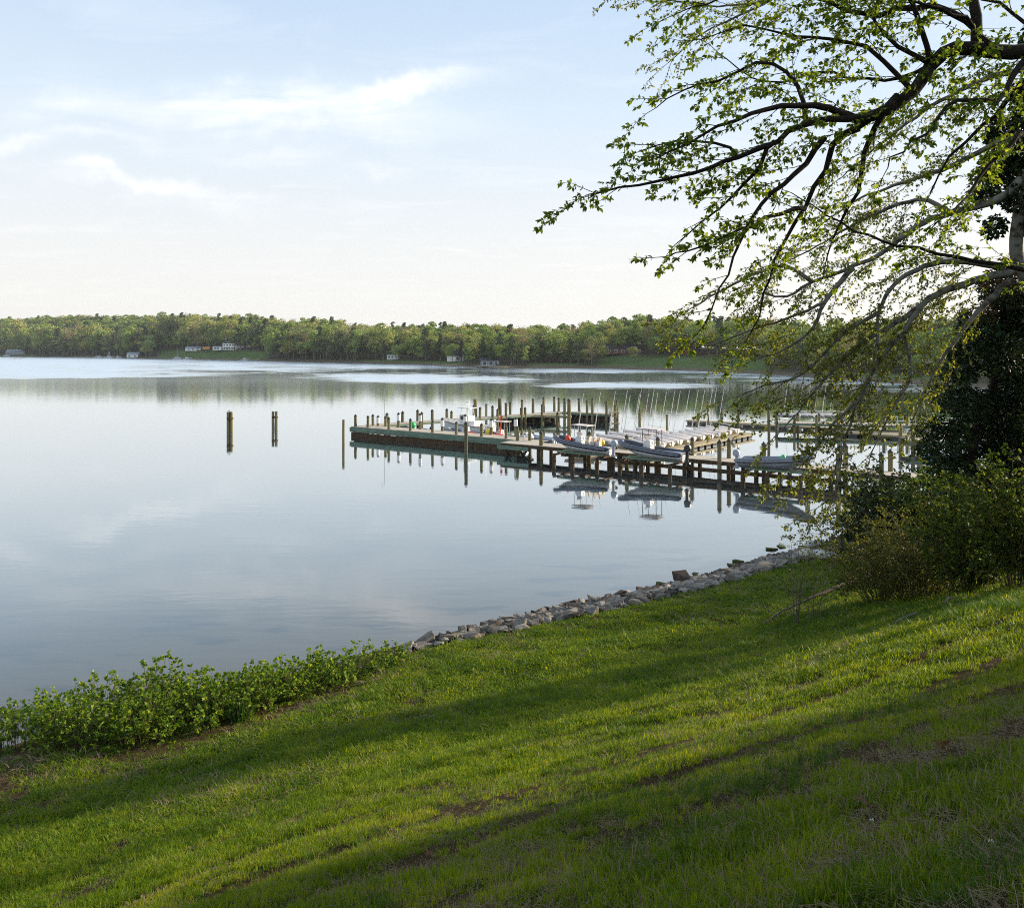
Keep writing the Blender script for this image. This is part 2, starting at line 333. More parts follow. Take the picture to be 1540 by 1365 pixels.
def build_ground():
    xs = graded(-14, 16, .16, -300, 400); ys = graded(1, 38, .16, -250, 130)
    X, Y = np.meshgrid(xs, ys); Z = hgt(X, Y)
    V = np.stack([X.ravel(), Y.ravel(), Z.ravel()], 1); nx = len(xs); ny = len(ys)
    i = np.arange(nx * ny).reshape(ny, nx); Fc = np.stack([i[:-1, :-1], i[:-1, 1:], i[1:, 1:], i[1:, :-1]], -1).reshape(-1, 4)
    m, t, b = new_mat('earth_and_turf')
    a1 = N(t, 'ShaderNodeAttribute', attribute_name='bare'); a2 = N(t, 'ShaderNodeAttribute', attribute_name='dry')
    tc = N(t, 'ShaderNodeTexCoord'); n = N(t, 'ShaderNodeTexNoise', i_Scale=9.0, i_Detail=9.0, i_Roughness=.7); t.links.new(tc.outputs['Object'], n.inputs[0])
    n2 = N(t, 'ShaderNodeTexNoise', i_Scale=60.0, i_Detail=5.0, i_Roughness=.7); t.links.new(tc.outputs['Object'], n2.inputs[0])
    green = mixc(t, ramp(t, n.outputs[0], [(.3, 0.), (.7, 1.)]), (.02, .042, .006), (.04, .07, .010))
    dry = mixc(t, ramp(t, n2.outputs[0], [(.35, 0.), (.65, 1.)]), (.05, .045, .018), (.10, .085, .04))
    earth = mixc(t, ramp(t, n2.outputs[0], [(.3, 0.), (.7, 1.)]), (.022, .015, .006), (.072, .051, .022))
    c = mixc(t, mth(t, 'MULTIPLY', a2.outputs['Fac'], .6), green, dry); c = mixc(t, ramp(t, mth(t, 'ADD', a1.outputs['Fac'], mth(t, 'MULTIPLY', mth(t, 'SUBTRACT', n.outputs[0], .5), .6)), [(.25, 0.), (.6, 1.)]), c, earth)
    t.links.new(c, b.inputs['Base Color']); b.inputs['Roughness'].default_value = .95; b.inputs['Specular IOR Level'].default_value = .03
    bp = N(t, 'ShaderNodeBump', i_Strength=.8, i_Distance=.03); t.links.new(mth(t, 'ADD', n.outputs[0], n2.outputs[0]), bp.inputs['Height']); t.links.new(bp.outputs[0], b.inputs['Normal'])
    me = np_mesh('ground', V, Fc, 4, m, True)
    for nm, fn in (('bare', bare), ('dry', dryness)):
        at = me.attributes.new(nm, 'FLOAT', 'POINT'); at.data.foreach_set('value', np.asarray(fn(V[:, 0], V[:, 1]), dtype=np.float32))
    link('ground', me, kind='structure', label='green grassy bank sloping down to the water')
build_ground()

# ------------------------------------------------------------------ water
def build_water():
    m, t, b = new_mat('calm_river_water')
    tc = N(t, 'ShaderNodeTexCoord'); P = tc.outputs['Object']; sp = N(t, 'ShaderNodeSeparateXYZ'); t.links.new(P, sp.inputs[0]); X, Y, _ = sp.outputs
    Ys = mth(t, 'MAXIMUM', Y, 1.); sa = mth(t, 'DIVIDE', X, Ys); sb = mth(t, 'DIVIDE', 14170.0, Ys)
    cb = N(t, 'ShaderNodeCombineXYZ'); t.links.new(mth(t, 'MULTIPLY', sa, 7.0), cb.inputs[0]); t.links.new(mth(t, 'MULTIPLY', sb, .16), cb.inputs[1])
    wn = N(t, 'ShaderNodeTexNoise', i_Scale=1.3, i_Detail=8.0, i_Roughness=.72, i_Distortion=.8); t.links.new(cb.outputs[0], wn.inputs[0])
    wob = mth(t, 'MULTIPLY', mth(t, 'SUBTRACT', wn.outputs[0], .5), 5.5)
    tot = None   # wind-ruffled patches in perspective streaks (column and row of the photo give place and width)
    for (x0, x1, y0, y1, tl) in [(-500, 600, 531, 561, 0), (380, 700, 545, 554, .004), (480, 780, 561.5, 576, .012), (760, 1160, 554, 562, .006), (1080, 1700, 560, 584, .03), (820, 1060, 574.5, 585, .0), (-200, 330, 556, 569, 0), (640, 1000, 549.5, 555.5, .01), (1330, 1700, 585, 596, .03)]:
        xc, yc = (x0 + x1) / 2, (y0 + y1) / 2
        u = mth(t, 'DIVIDE', mth(t, 'SUBTRACT', sa, (xc - 770) / F), (x1 - x0) / 2 / F)
        v = mth(t, 'DIVIDE', mth(t, 'SUBTRACT', mth(t, 'SUBTRACT', sb, mth(t, 'MULTIPLY', mth(t, 'SUBTRACT', sa, (xc - 770) / F), tl * F)), yc - 525), (y1 - y0) / 2)
        q = mth(t, 'SUBTRACT', mth(t, 'ADD', 1.0, wob), mth(t, 'ADD', mth(t, 'MULTIPLY', u, u), mth(t, 'MULTIPLY', v, v)))
        tot = q if tot is None else mth(t, 'MAXIMUM', tot, q)
    ruf = ramp(t, mth(t, 'MULTIPLY_ADD', tot, .3, .5), [(.36, 0.), (.74, 1.)])
    # waves
    mp = N(t, 'ShaderNodeMapping'); mp.inputs['Scale'].default_value = (.35, 1.0, 1); mp.inputs['Rotation'].default_value = (0, 0, R(8)); t.links.new(P, mp.inputs[0])
    n1 = N(t, 'ShaderNodeTexNoise', i_Scale=.9, i_Detail=3.0, i_Roughness=.5, i_Distortion=.3); t.links.new(mp.outputs[0], n1.inputs[0])
    n2 = N(t, 'ShaderNodeTexNoise', i_Scale=6.0, i_Detail=2.0, i_Roughness=.5); t.links.new(mp.outputs[0], n2.inputs[0])
    amp = N(t, 'ShaderNodeTexNoise', i_Scale=.05, i_Detail=2.0); t.links.new(mp.outputs[0], amp.inputs[0])
    hgh = mth(t, 'MULTIPLY', mth(t, 'ADD', n1.outputs[0], mth(t, 'MULTIPLY', n2.outputs[0], .12)), mth(t, 'MULTIPLY_ADD', amp.outputs[0], 1.2, .2))
    dist = mth(t, 'MULTIPLY_ADD', ruf, .06, .007)
    bp = N(t, 'ShaderNodeBump', i_Strength=1.0); t.links.new(hgh, bp.inputs['Height']); t.links.new(dist, bp.inputs['Distance']); t.links.new(bp.outputs[0], b.inputs['Normal'])
    t.links.new(mth(t, 'MULTIPLY_ADD', ruf, .20, .03), b.inputs['Roughness'])
    b.inputs['IOR'].default_value = 2.0
    # body colour: deep grey blue, silt and dark weed seen through the shallows
    dd = mth(t, 'ADD', mth(t, 'MULTIPLY', X, .648), mth(t, 'MULTIPLY', mth(t, 'SUBTRACT', Y, 31.2), -.762))
    nb = N(t, 'ShaderNodeTexNoise', i_Scale=.8, i_Detail=4.0); t.links.new(mp.outputs[0], nb.inputs[0])
    silt = mixc(t, ramp(t, nb.outputs[0], [(.55, 0.), (.62, 1.)]), (.085, .08, .065), (.03, .038, .04))
    shal = ramp(t, mth(t, 'MULTIPLY_ADD', dd, 1 / 26.0, 1.0), [(.0, 0.), (.6, .35), (.88, 1.)])
    c = mixc(t, shal, (.035, .052, .058), silt)
    t.links.new(c, b.inputs['Base Color']); b.inputs['Specular IOR Level'].default_value = 0.0; b.inputs['Roughness'].default_value = .9
    for l_ in list(b.inputs['Roughness'].links): t.links.remove(l_)
    gl = N(t, 'ShaderNodeBsdfGlossy'); gl.inputs['Color'].default_value = (.92, .97, 1, 1); t.links.new(mth(t, 'ADD', mth(t, 'MULTIPLY_ADD', ruf, .20, .012), ramp(t, mth(t, 'DIVIDE', Y, 1000.0), [(.12, 0.), (.30, .10)])), gl.inputs['Roughness']); t.links.new(bp.outputs[0], gl.inputs['Normal'])
    lw = N(t, 'ShaderNodeLayerWeight', i_Blend=.5); t.links.new(bp.outputs[0], lw.inputs['Normal'])
    fr = ramp(t, lw.outputs['Facing'], [(0., .03), (.5, .06), (.64, .13), (.72, .33), (.79, .56), (.865, .78), (.94, .93), (1., 1.)])
    mx = N(t, 'ShaderNodeMixShader'); t.links.new(fr, mx.inputs[0]); t.links.new(b.outputs[0], mx.inputs[1]); t.links.new(gl.outputs[0], mx.inputs[2]); t.links.new(mx.outputs[0], t.nodes['Material Output'].inputs['Surface'])
    mb = MB(); ys = [-300, 0, 30, 80, 200, 500, 1200, 3000]; 
    for i in range(len(ys) - 1): mb.add([(-3000, ys[i], 0), (3000, ys[i], 0), (3000, ys[i + 1], 0), (-3000, ys[i + 1], 0)], [(0, 1, 2, 3)])
    mb.build('water', m, kind='structure', label='calm pale blue river mirroring the sky and far trees')
build_water()

def build_haze():
    m = bpy.data.materials.new('thin_air_haze'); m.use_nodes = True; t = m.node_tree; t.nodes.clear()
    v = N(t, 'ShaderNodeVolumePrincipled'); v.inputs['Color'].default_value = (.86, .92, 1, 1); v.inputs['Density'].default_value = .00006; v.inputs['Anisotropy'].default_value = .2
    o = N(t, 'ShaderNodeOutputMaterial'); t.links.new(v.outputs[0], o.inputs['Volume'])
    mb = MB(); mb.box((0, 1300, 50), (6400, 3600, 124)); mb.build('haze', m, kind='stuff', label='thin pale spring haze over the river')
build_haze()

# ------------------------------------------------------------------ far shore
SH = np.array([(-700, 531.5), (-60, 534.5), (0, 535.5), (200, 538.5), (350, 541.5), (500, 545), (640, 549), (760, 553.5), (900, 554), (1050, 558), (1150, 562.5), (1250, 570), (1400, 580), (1600, 589), (2000, 600), (2600, 612)])
SKYL = np.array([(-700, 486), (0, 483), (110, 479), (250, 481), (420, 487), (560, 490), (650, 490), (700, 490), (760, 490), (820, 492), (940, 488), (1050, 491), (1200, 493), (1400, 492), (2000, 480), (2600, 480)])
def shoreY(px): return 14170.0 / (np.interp(px, SH[:, 0], SH[:, 1]) - 525)
def far_h(px, D):
    """ground height D metres behind the far waterline"""
    ys = shoreY(px); back = ys * .24 + 60
    top = H + (525 - np.interp(px, SKYL[:, 0], SKYL[:, 1])) / F * (ys + back) - 18.5 * (1 + (ys > 800) * .0)
    t = np.clip((D - 25) / (back - 25), 0, 1.6)
    rise = 4.2 * sstep(8, 62, D) * sstep(870, 910, px) * sstep(1200, 1140, px) + 3.0 * sstep(8, 70, D) * sstep(215, 245, px) * sstep(430, 400, px)
    return rise + np.clip(D * .14, -3, 2.2) + np.maximum(top - 2, 2) * np.where(t < 1, t ** 1.1, 1.0)
def far_pos(px, D):
    Y = shoreY(px) + D; return (px - 770) * Y / F, Y, far_h(px, D)
def build_far():
    cols = np.linspace(-700, 2600, 260); Ds = np.array([-20, -3, 0, 4, 9, 15, 25, 40, 60, 90, 130, 180, 240, 320, 420, 600, 900])
    P, D = np.meshgrid(cols, Ds); X, Y, Z = far_pos(P, D); Z = Z + (D > 4) * .5 * (fbm(X * .05, Y * .05, 2) - .5)
    V = np.stack([X.ravel(), Y.ravel(), Z.ravel()], 1); i = np.arange(V.shape[0]).reshape(P.shape)
    Fc = np.stack([i[:-1, :-1], i[:-1, 1:], i[1:, 1:], i[1:, :-1]], -1).reshape(-1, 4)
    m, t, b = new_mat('far_bank'); tc = N(t, 'ShaderNodeTexCoord')
    a = N(t, 'ShaderNodeAttribute', attribute_name='lawn'); n = N(t, 'ShaderNodeTexNoise', i_Scale=.08, i_Detail=6.0); t.links.new(tc.outputs['Object'], n.inputs[0])
    mud = mixc(t, n.outputs[0], (.10, .075, .05), (.22, .16, .11)); floor = mixc(t, n.outputs[0], (.05, .055, .025), (.10, .085, .05))
    gr = mixc(t, n.outputs[0], (.075, .12, .03), (.12, .16, .05))
    e = N(t, 'ShaderNodeAttribute', attribute_name='edge')
    c = mixc(t, a.outputs['Fac'], floor, gr); c = mixc(t, e.outputs['Fac'], c, mud); t.links.new(c, b.inputs['Base Color']); b.inputs['Roughness'].default_value = .95; b.inputs['Specular IOR Level'].default_value = .05
    me = np_mesh('far_shore', V, Fc, 4, m, True)
    lawn = np.zeros(P.shape)
    for (a0, a1, dm) in LAWNS: lawn = np.maximum(lawn, ((P > a0) & (P < a1) & (D < dm)) * 1.0)
    for nm, vals in (('lawn', lawn), ('edge', np.clip(1 - (D - 6) / 5, 0, 1))):
        at = me.attributes.new(nm, 'FLOAT', 'POINT'); at.data.foreach_set('value', vals.ravel().astype(np.float32))
    link('far_shore', me, kind='structure', label='low wooded far bank of the river')
LAWNS = [(235, 400, 75), (540, 700, 34), (800, 870, 30), (905, 1150, 58), (1240, 1420, 20), (0, 60, 30), (110, 215, 22)]
build_far()

# far trees ---------------------------------------------------------
def crown_mesh(name, seed, kind, mat, n=1100):
    rng = np.random.default_rng(seed)
    if kind == 'round': blobs = [(rng.normal(0, 2.2, 1)[0], rng.normal(0, 2.2, 1)[0], 5.5 + rng.random() * 11, 2.4 + rng.random() * 2.0) for _ in range(15)]
    elif kind == 'tall': blobs = [(rng.normal(0, 1.3, 1)[0], rng.normal(0, 1.3, 1)[0], 4 + rng.random() * 14, 2.0 + rng.random() * 1.2) for _ in range(13)]
    elif kind == 'pine': blobs = [(rng.normal(0, 1.8, 1)[0] * (1.2 - i / 14), rng.normal(0, 1.8, 1)[0] * (1.2 - i / 14), 4.5 + i * 1.05, 1.3 + rng.random() * 1.3 * (1.3 - i / 14)) for i in range(14)]
    else: blobs = [(rng.normal(0, 2.0, 1)[0], rng.normal(0, 2.0, 1)[0], 6 + rng.random() * 11, 2.2 + rng.random() * 1.8) for _ in range(12)]
    if kind == 'bare': n = int(n * .6)
    B = np.array(blobs); w_ = B[:, 3] ** 2; idx = rng.choice(len(B), n, p=w_ / w_.sum())
    dirv = rng.normal(0, 1, (n, 3)); dirv /= np.linalg.norm(dirv, axis=1)[:, None]; dirv[:, 2] = np.where(dirv[:, 2] < -.3, -dirv[:, 2], dirv[:, 2])
    r = B[idx, 3] * (rng.random(n) ** .35); C = B[idx, :3] + dirv * (r * np.array([1, 1, .8])[:, None]).T
    nm = dirv + rng.normal(0, .55, (n, 3)); nm /= np.linalg.norm(nm, axis=1)[:, None]
    a = np.cross(nm, rng.normal(0, 1, (n, 3))); a /= np.linalg.norm(a, axis=1)[:, None]; b = np.cross(nm, a)
    s = (rng.uniform(.32, .66, n) * (.55 if kind == 'bare' else 1))[:, None]
    q = [C + a * s, C + b * s * .8 + nm * .15, C - a * s * .9, C - b * s * .7 - nm * .1]
    V = np.stack(q, 1).reshape(-1, 3); Fc = np.arange(n * 4).reshape(-1, 4)
    return np_mesh(name, V, Fc, 4, mat)
def trunk_mesh(seed, bare=False):
    rng = random.Random(seed); mb = MB()
    top = 15 if bare else 12; mb.tube([(0, 0, -1), (rng.uniform(-.2, .2), 0, 4), (rng.uniform(-.4, .4), rng.uniform(-.3, .3), top)], [.42, .3, .08], 5)
    for i in range(9 if bare else 5):
        z = rng.uniform(4, 11); a = rng.uniform(0, 6.28); l = rng.uniform(2.5, 4.5)
        mb.tube([(0, 0, z), (math.cos(a) * l * .6, math.sin(a) * l * .6, z + l * .5), (math.cos(a) * l, math.sin(a) * l, z + l * 1.1)], [.13, .09, .03], 3)
    return mb.mesh('trunk', M['bark_pale'] if bare else M['bark'])
KINDS = {'green': ('round', 'farGreen', 3), 'tallgreen': ('tall', 'farGreen', 2), 'yellow': ('round', 'farYellow', 2), 'pine': ('pine', 'farPine', 3), 'tan': ('bare', 'farTan', 2), 'dull': ('round', 'farDull', 2), 'darkround': ('round', 'farPine', 1)}
CR = {k: [crown_mesh('crown', hash_ * 13 + i, v[0], M[v[1]]) for i in range(v[2])] for hash_, (k, v) in enumerate(KINDS.items(), 3)}
TRK = [trunk_mesh(i) for i in range(3)]; TRKB = [trunk_mesh(i + 9, True) for i in range(2)]
LAB = {'green': 'fresh green leafy tree along the far shore', 'tallgreen': 'tall narrow green tree along the far shore', 'yellow': 'yellow green spring tree along the far shore', 'pine': 'dark pine standing along the far shore',
       'tan': 'pale tan tree in bud along the far shore', 'dull': 'dull olive tree along the far shore', 'darkround': 'dark rounded tree along the far shore'}
NAMES = {'green': 'broadleaf_tree', 'tallgreen': 'broadleaf_tree', 'yellow': 'broadleaf_tree', 'pine': 'pine_tree', 'tan': 'budding_tree', 'dull': 'broadleaf_tree', 'darkround': 'broadleaf_tree'}
def far_tree(px, D, kind, s, rng, label=None, sz=1.0):
    x, y, z = far_pos(px, D)
    e = empty(NAMES[kind], (x, y, z - .2), rng.uniform(0, 6.28), label=label or LAB[kind], cat='tree', group=None if label else 'far shore trees: ' + kind.replace('tallgreen', 'tall green').replace('darkround', 'dark round'))
    e.scale = (s, s, s * sz)
    link('trunk', rng.choice(TRKB if kind == 'tan' else TRK), e); link('crown', rng.choice(CR[kind]), e)
SPECIAL = [  # px, D, kind, base-to-top px height, label
 (113, 14, 'tan', 46, 'tall pale sycamore with bare limbs at the far shore dock'), (181, 16, 'tan', 34, 'bare whitish tree beside the small far boathouse'), (184, 10, 'green', 12, 'small round green tree by the far boathouse'),
 (298, 60, 'tan', 34, 'orange tan tree at the left of the big white far house'), (322, 85, 'yellow', 32, 'rounded golden green tree beside the big white far house'), (347, 110, 'tan', 30, 'pinkish budding tree directly behind the big white far house'),
 (845, 36, 'yellow', 42, 'wide golden green tree left of the paired round trees'), (905, 20, 'yellow', 40, 'pale rounded tree left of the low brick house'), (938, 55, 'green', 44, 'big rounded green tree behind the low brick house'),
 (952, 28, 'yellow', 24, 'small yellow tree at the right of the low brick house'), (985, 50, 'green', 32, 'broad green tree on the far lawn edge'), (1013, 55, 'darkround', 34, 'dark brown green tree beside the brick gable house'),
 (870, 12, 'dull', 24, 'dark green bushy tree at the far waterline'), (640, 22, 'pine', 48, 'tall dark pine between the two white far houses'), (680, 14, 'green', 30, 'slim green tree standing before the white gabled house'), (597, 14, 'green', 26, 'green tree screening the small white far house'), (577, 16, 'pine', 30, 'dark pine left of the small white far house'), (727, 30, 'tan', 36, 'tan tree at the right of the white gabled far house')]
def build_woods():
    rng = random.Random(7)
    def h_of(px, D, hpx):  # height in metres for a height in pixels
        return hpx * (shoreY(px) + D) / F / 18.5
    for px, D, k, hp, lb in SPECIAL: far_tree(px, D, k, h_of(px, D, hp), rng, lb)
    def clear(px, D):
        for (a0, a1, dm) in LAWNS:
            if a0 - 2 < px < a1 + 2 and D < dm: return False
        return True
    px = -60; n = 0
    seq = ['green', 'pine', 'tallgreen', 'dull', 'yellow', 'green', 'tan', 'pine', 'green', 'dull', 'yellow', 'green', 'tallgreen', 'tan']
    while px < 1620 and n < 285:
        ys = shoreY(px); step = 7.2 / (ys / F) * rng.uniform(.55, 1.0)
        step = max(step, 5.5); px += step
        for base in (10, 24):
            D = base + rng.uniform(-5, 8); q = px + rng.uniform(-4, 4)
            for (a0, a1, dm) in LAWNS:
                if a0 - 3 < q < a1 + 3 and D < dm: D = dm + rng.uniform(3, 12)
            r = rng.random(); u = q
            k = rng.choice(seq)
            if u > 660 and u < 800 and r < .4: k = 'pine'
            if u < 110 and r < .3: k = 'green'
            hp = rng.uniform(24, 46) * (1 if base == 10 else 1.12)
            far_tree(q, D, k, h_of(q, D, hp), rng, None, rng.uniform(.9, 1.1)); n += 1
    # the wooded hillside behind, one mass
    pts, rot, scl, pid = [], [], [], []
    npr = np.random.default_rng(3)
    for D in np.concatenate([np.arange(38, 160, 11), np.arange(160, 700, 15)]):
        px = -260
        while px < 1800:
            ys = shoreY(px); 
            if D > ys * .35 + 110: break_ = True
            Yd = ys + D; px += 9.5 / Yd * F * npr.uniform(.6, 1.25)
            if D > shoreY(px) * .34 + 100 or not clear(px, D): continue
            if any(abs(px - s[0]) < 10 and abs(D - s[1]) < 9 for s in HOUSES_AT): continue
            x, y, z = far_pos(px, D + npr.uniform(-5, 5)); pts.append((x, y, z - 1)); rot.append((0, 0, npr.uniform(0, 6.28)))
            s = npr.uniform(.68, 1.22) * (1 + .25 * (ys > 700)); scl.append(s); pid.append(npr.choice(8, p=[.26, .24, .1, .1, .1, .06, .05, .09]))
    protos = [CR['green'][0], CR['green'][1], CR['tallgreen'][0], CR['yellow'][0], CR['pine'][0], CR['pine'][1], CR['tan'][0], CR['dull'][0]]
    scatter('woodland', pts, rot, scl, pid, protos, label='dense spring woodland covering the hills behind the far shore', cat='woodland')
HOUSES_AT = [(350, 92), (590, 40), (690, 40), (935, 62), (1033, 70)]
def scatter(name, pts, rot, scl, pid, protos, **k):
    """one object whose geometry nodes place copies of the proto meshes on its points"""
    col = bpy.data.collections.new(name + '_pieces')
    for i, p in enumerate(protos):
        o = p if isinstance(p, bpy.types.Object) else bpy.data.objects.new('%s_piece_%02d' % (name, i), p)
        col.objects.link(o)
    me = bpy.data.meshes.new(name); n = len(pts); me.vertices.add(n); me.vertices.foreach_set('co', np.asarray(pts, dtype=np.float32).ravel())
    at = me.attributes.new('rot', 'FLOAT_VECTOR', 'POINT'); at.data.foreach_set('vector', np.asarray(rot, dtype=np.float32).ravel())
    s = np.asarray(scl, dtype=np.float32); s = np.stack([s, s, s], 1) if s.ndim == 1 else s
    at = me.attributes.new('scl', 'FLOAT_VECTOR', 'POINT'); at.data.foreach_set('vector', s.ravel())
    at = me.attributes.new('pid', 'INT', 'POINT'); at.data.foreach_set('value', np.asarray(pid, dtype=np.int32))
    o = link(name, me, kind='stuff', **k)
    g = bpy.data.node_groups.new(name, 'GeometryNodeTree'); g.interface.new_socket('Geometry', in_out='INPUT', socket_type='NodeSocketGeometry'); g.interface.new_socket('Geometry', in_out='OUTPUT', socket_type='NodeSocketGeometry')
    gi, go = g.nodes.new('NodeGroupInput'), g.nodes.new('NodeGroupOutput'); ip = g.nodes.new('GeometryNodeInstanceOnPoints')
    ci = g.nodes.new('GeometryNodeCollectionInfo'); ci.inputs['Collection'].default_value = col; ci.inputs['Separate Children'].default_value = True; ci.inputs['Reset Children'].default_value = True
    def attr(nm, dt):
        a = g.nodes.new('GeometryNodeInputNamedAttribute'); a.data_type = dt; a.inputs['Name'].default_value = nm
        return [x for x in a.outputs if x.enabled][0]
    g.links.new(gi.outputs[0], ip.inputs['Points']); g.links.new(ci.outputs[0], ip.inputs['Instance']); ip.inputs['Pick Instance'].default_value = True
    g.links.new(attr('pid', 'INT'), ip.inputs['Instance Index'])
    e2r = g.nodes.new('FunctionNodeEulerToRotation'); g.links.new(attr('rot', 'FLOAT_VECTOR'), e2r.inputs[0]); g.links.new(e2r.outputs[0], ip.inputs['Rotation'])
    g.links.new(attr('scl', 'FLOAT_VECTOR'), ip.inputs['Scale']); g.links.new(ip.outputs[0], go.inputs[0])
    md = o.modifiers.new('scatter', 'NODES'); md.node_group = g
    return o
build_woods()

# ------------------------------------------------------------------ far houses, docks and boats
def gable(mb, c, wx, dy, z0, zr, over=.4, mat=0):
    x, y = c; a, b = wx / 2 + over, dy / 2 + over
    v = [(x - a, y - b, z0), (x + a, y - b, z0), (x + a, y + b, z0), (x - a, y + b, z0), (x - a, y, zr), (x + a, y, zr)]
    mb.add(v, [(0, 1, 5, 4), (2, 3, 4, 5), (0, 4, 3), (1, 2, 5), (0, 3, 2, 1)], mat)
def house(name, px, D, label, wx, dy, hh, rh, wall, roof, wins, rz=0, chim=(), extra=None, sc=1.25):
    x, y, z = far_pos(px, D); e = empty(name, (x, y, z - .3), rz, label=label, cat='house')
    e.scale = (sc,) * 3
    mb = MB(); mb.box((0, 0, hh / 2), (wx, dy, hh)); mb.build('wall', M[wall], e)
    rb = MB(); gable(rb, (0, 0), wx, dy, hh + .01, hh + rh); ro = rb.build('roof', M[roof], e)
    for cx in chim: cb = MB(); cb.box((cx, 0, hh + rh), (1, .9, 2.2)); cb.build('chimney', M['brick' if wall == 'brick' else 'clap_white'], ro)
    for (wx_, wz, ww, wh) in wins:
        fb = MB(); fb.box((wx_, -dy / 2 - .04, wz), (ww + .3, .1, wh + .3)); f = fb.build('window', M['clap_white'], e)
        pb = MB(); pb.box((wx_, -dy / 2 - .10, wz), (ww, .06, wh)); pb.build('pane', M['pane'], f)
    if extra: extra(e)
    return e
def build_far_things():
    def big(e):
        m = MB()
        for (cx, w_, h_) in ((-12.5, 8, 3.4), (10, 9, 6.2), (16.5, 7, 4.5)): m.box((cx, 0, h_ / 2), (w_, 7, h_))
        m.build('wing', M['clap_white'], e); r = MB()
        for (cx, w_, h_, k) in ((-12.5, 8, 3.4, 1.6), (10, 9, 6.2, 2.6), (16.5, 7, 4.5, 2.4)): gable(r, (cx, 0), w_, 7, h_ + .01, h_ + k)
        r.build('wing_roof', M['roof_dark'], e)
        for cx, z, ww, wh in ((-14, 1.8, 2, 1.4), (-11.5, 1.8, 1.6, 1.4), (8, 1.8, 1.8, 1.6), (12, 1.8, 1.8, 1.6), (8, 4.6, 1.4, 1.4), (12, 4.6, 1.4, 1.4), (16.5, 2, 3.2, 1.6)):
            b = MB(); b.box((cx, -3.6, z), (ww, .2, wh)); b.build('window', M['pane'], e)
        p = MB(); p.box((0, -5.2, 3.0), (13, 2.4, .3)); [p.box((-6 + i * 2.4, -6.2, 1.5), (.3, .3, 3)) for i in range(6)]; p.build('porch', M['clap_white'], e)
    house('far_house', 348, 78, 'big white two storey house with dark roof on the far lawn', 14, 8, 6.6, 3.6, 'clap_white', 'roof_dark', [(x, z, 1.3, 1.6) for x in (-5.4, -2.7, 0, 2.7, 5.4) for z in (1.9, 4.9)], 0, (-5.5, 5.5), big, 1.15)
    house('far_house', 591, 40, 'small white house half hidden in trees left of the gabled one', 10, 7, 4.6, 2.4, 'clap_white', 'roof_dark', [(x, 2.6, 1.4, 1.6) for x in (-3, 0, 3)], sc=.85)
    def h3(e):
        m = MB(); m.box((-9, 1, 2), (10, 6, 4)); m.build('wing', M['clap_white'], e); r = MB(); gable(r, (-9, 1), 10, 6, 4.01, 6); r.build('wing_roof', M['roof_dark'], e)
        for x in (-12, -9.5, -7): b = MB(); b.box((x, -2.1, 2.2), (1.3, .2, 1.6)); b.build('window', M['pane'], e)
    house('far_house', 692, 40, 'white house with steep dark gable roof near the far point', 8, 8, 5.5, 5.5, 'clap_white', 'roof_dark', [(-1.6, 2.4, 1.3, 1.8), (1.6, 2.4, 1.3, 1.8), (0, 5.2, 1.2, 1.4)], R(70), (), h3, .95)
    house('far_house', 937, 60, 'low brick ranch house with grey roof and orange chimney', 19, 8, 2.8, 2.2, 'brick', 'roof_dark', [(x, 1.5, 1.6, 1.2) for x in (-7, -3.5, 0, 4, 7.5)], R(-8), (4.5,))
    house('far_house', 1033, 66, 'tan brick gabled house behind the far lawn', 9, 8, 5.2, 4.0, 'brick', 'roof_dark', [(-2, 1.8, 1.2, 1.5), (2, 1.8, 1.2, 1.5), (0, 5.4, 1, 1.2)], R(80), (2,))
    house('far_shed', 26, 24, 'long grey blue cottage under trees at the left edge of far shore', 24, 8, 3.8, 3.0, 'clap_grey', 'clap_grey', [(x, 2, 2.2, 1.6) for x in (-9, -5, 0, 5, 9)])
    house('boathouse', 201, 6, 'small white boathouse at the far water edge', 11, 6, 3.2, 2.2, 'clap_white', 'clap_grey', [(-3, 1.6, 1.6, 1.4), (2.5, 1.6, 1.6, 1.4)])
    house('far_cottage', 292, 66, 'low white cottage left of the big white far house', 14, 6, 2.6, 1.6, 'clap_white', 'clap_grey', [(x, 1.4, 1.4, 1) for x in (-4, 0, 4)])
    house('far_cottage', 737, 8, 'open pavilion shed on the far waterfront right of the gable', 9, 5, 2.6, 1.2, 'clap_grey', 'roof_dark', [(-2.5, 1.3, 1.6, 1.6), (0.5, 1.3, 1.6, 1.6), (3, 1.3, 1, 1.6)])
    x, y, z = far_pos(311, 58); e = empty('pavilion', (x, y, z), label='orange topped pavilion on the lawn left of the big far house', cat='pavilion')
    m = MB(); gable(m, (0, 0), 7, 6, 2.8, 5.6); m.build('roof', M['orange'], e); m = MB(); [m.box((sx * 3, sy * 2.5, 1.4), (.3, .3, 2.8)) for sx in (-1, 1) for sy in (-1, 1)]; m.build('post', M['bark'], e)
    def dock(p0, p1, D0, label, h=1.0, out=14):
        xa, ya = (p0 - 770) * (shoreY(p0) - out) / F, shoreY(p0) - out; xb, yb = (p1 - 770) * (shoreY(p1) - out) / F, shoreY(p1) - out
        a, b = Vector((xa, ya, h)), Vector((xb, yb, h)); e = empty('far_dock', (0, 0, 0), label=label, cat='dock')
        m = MB(); m.beam(a, b, 2.2, .35); m.build('deck', M['deck_lit'], e); m = MB(); n = max(3, int((b - a).length / 4))
        for i in range(n + 1): p = a.lerp(b, i / n); m.tube([(p.x, p.y - 1, -1.5), (p.x, p.y - 1, h + .9)], .2, 5)
        m.build('piling', M['piling'], e, kind='stuff')
    dock(113, 181, 12, 'long pale dock at the far left with boats beside it')
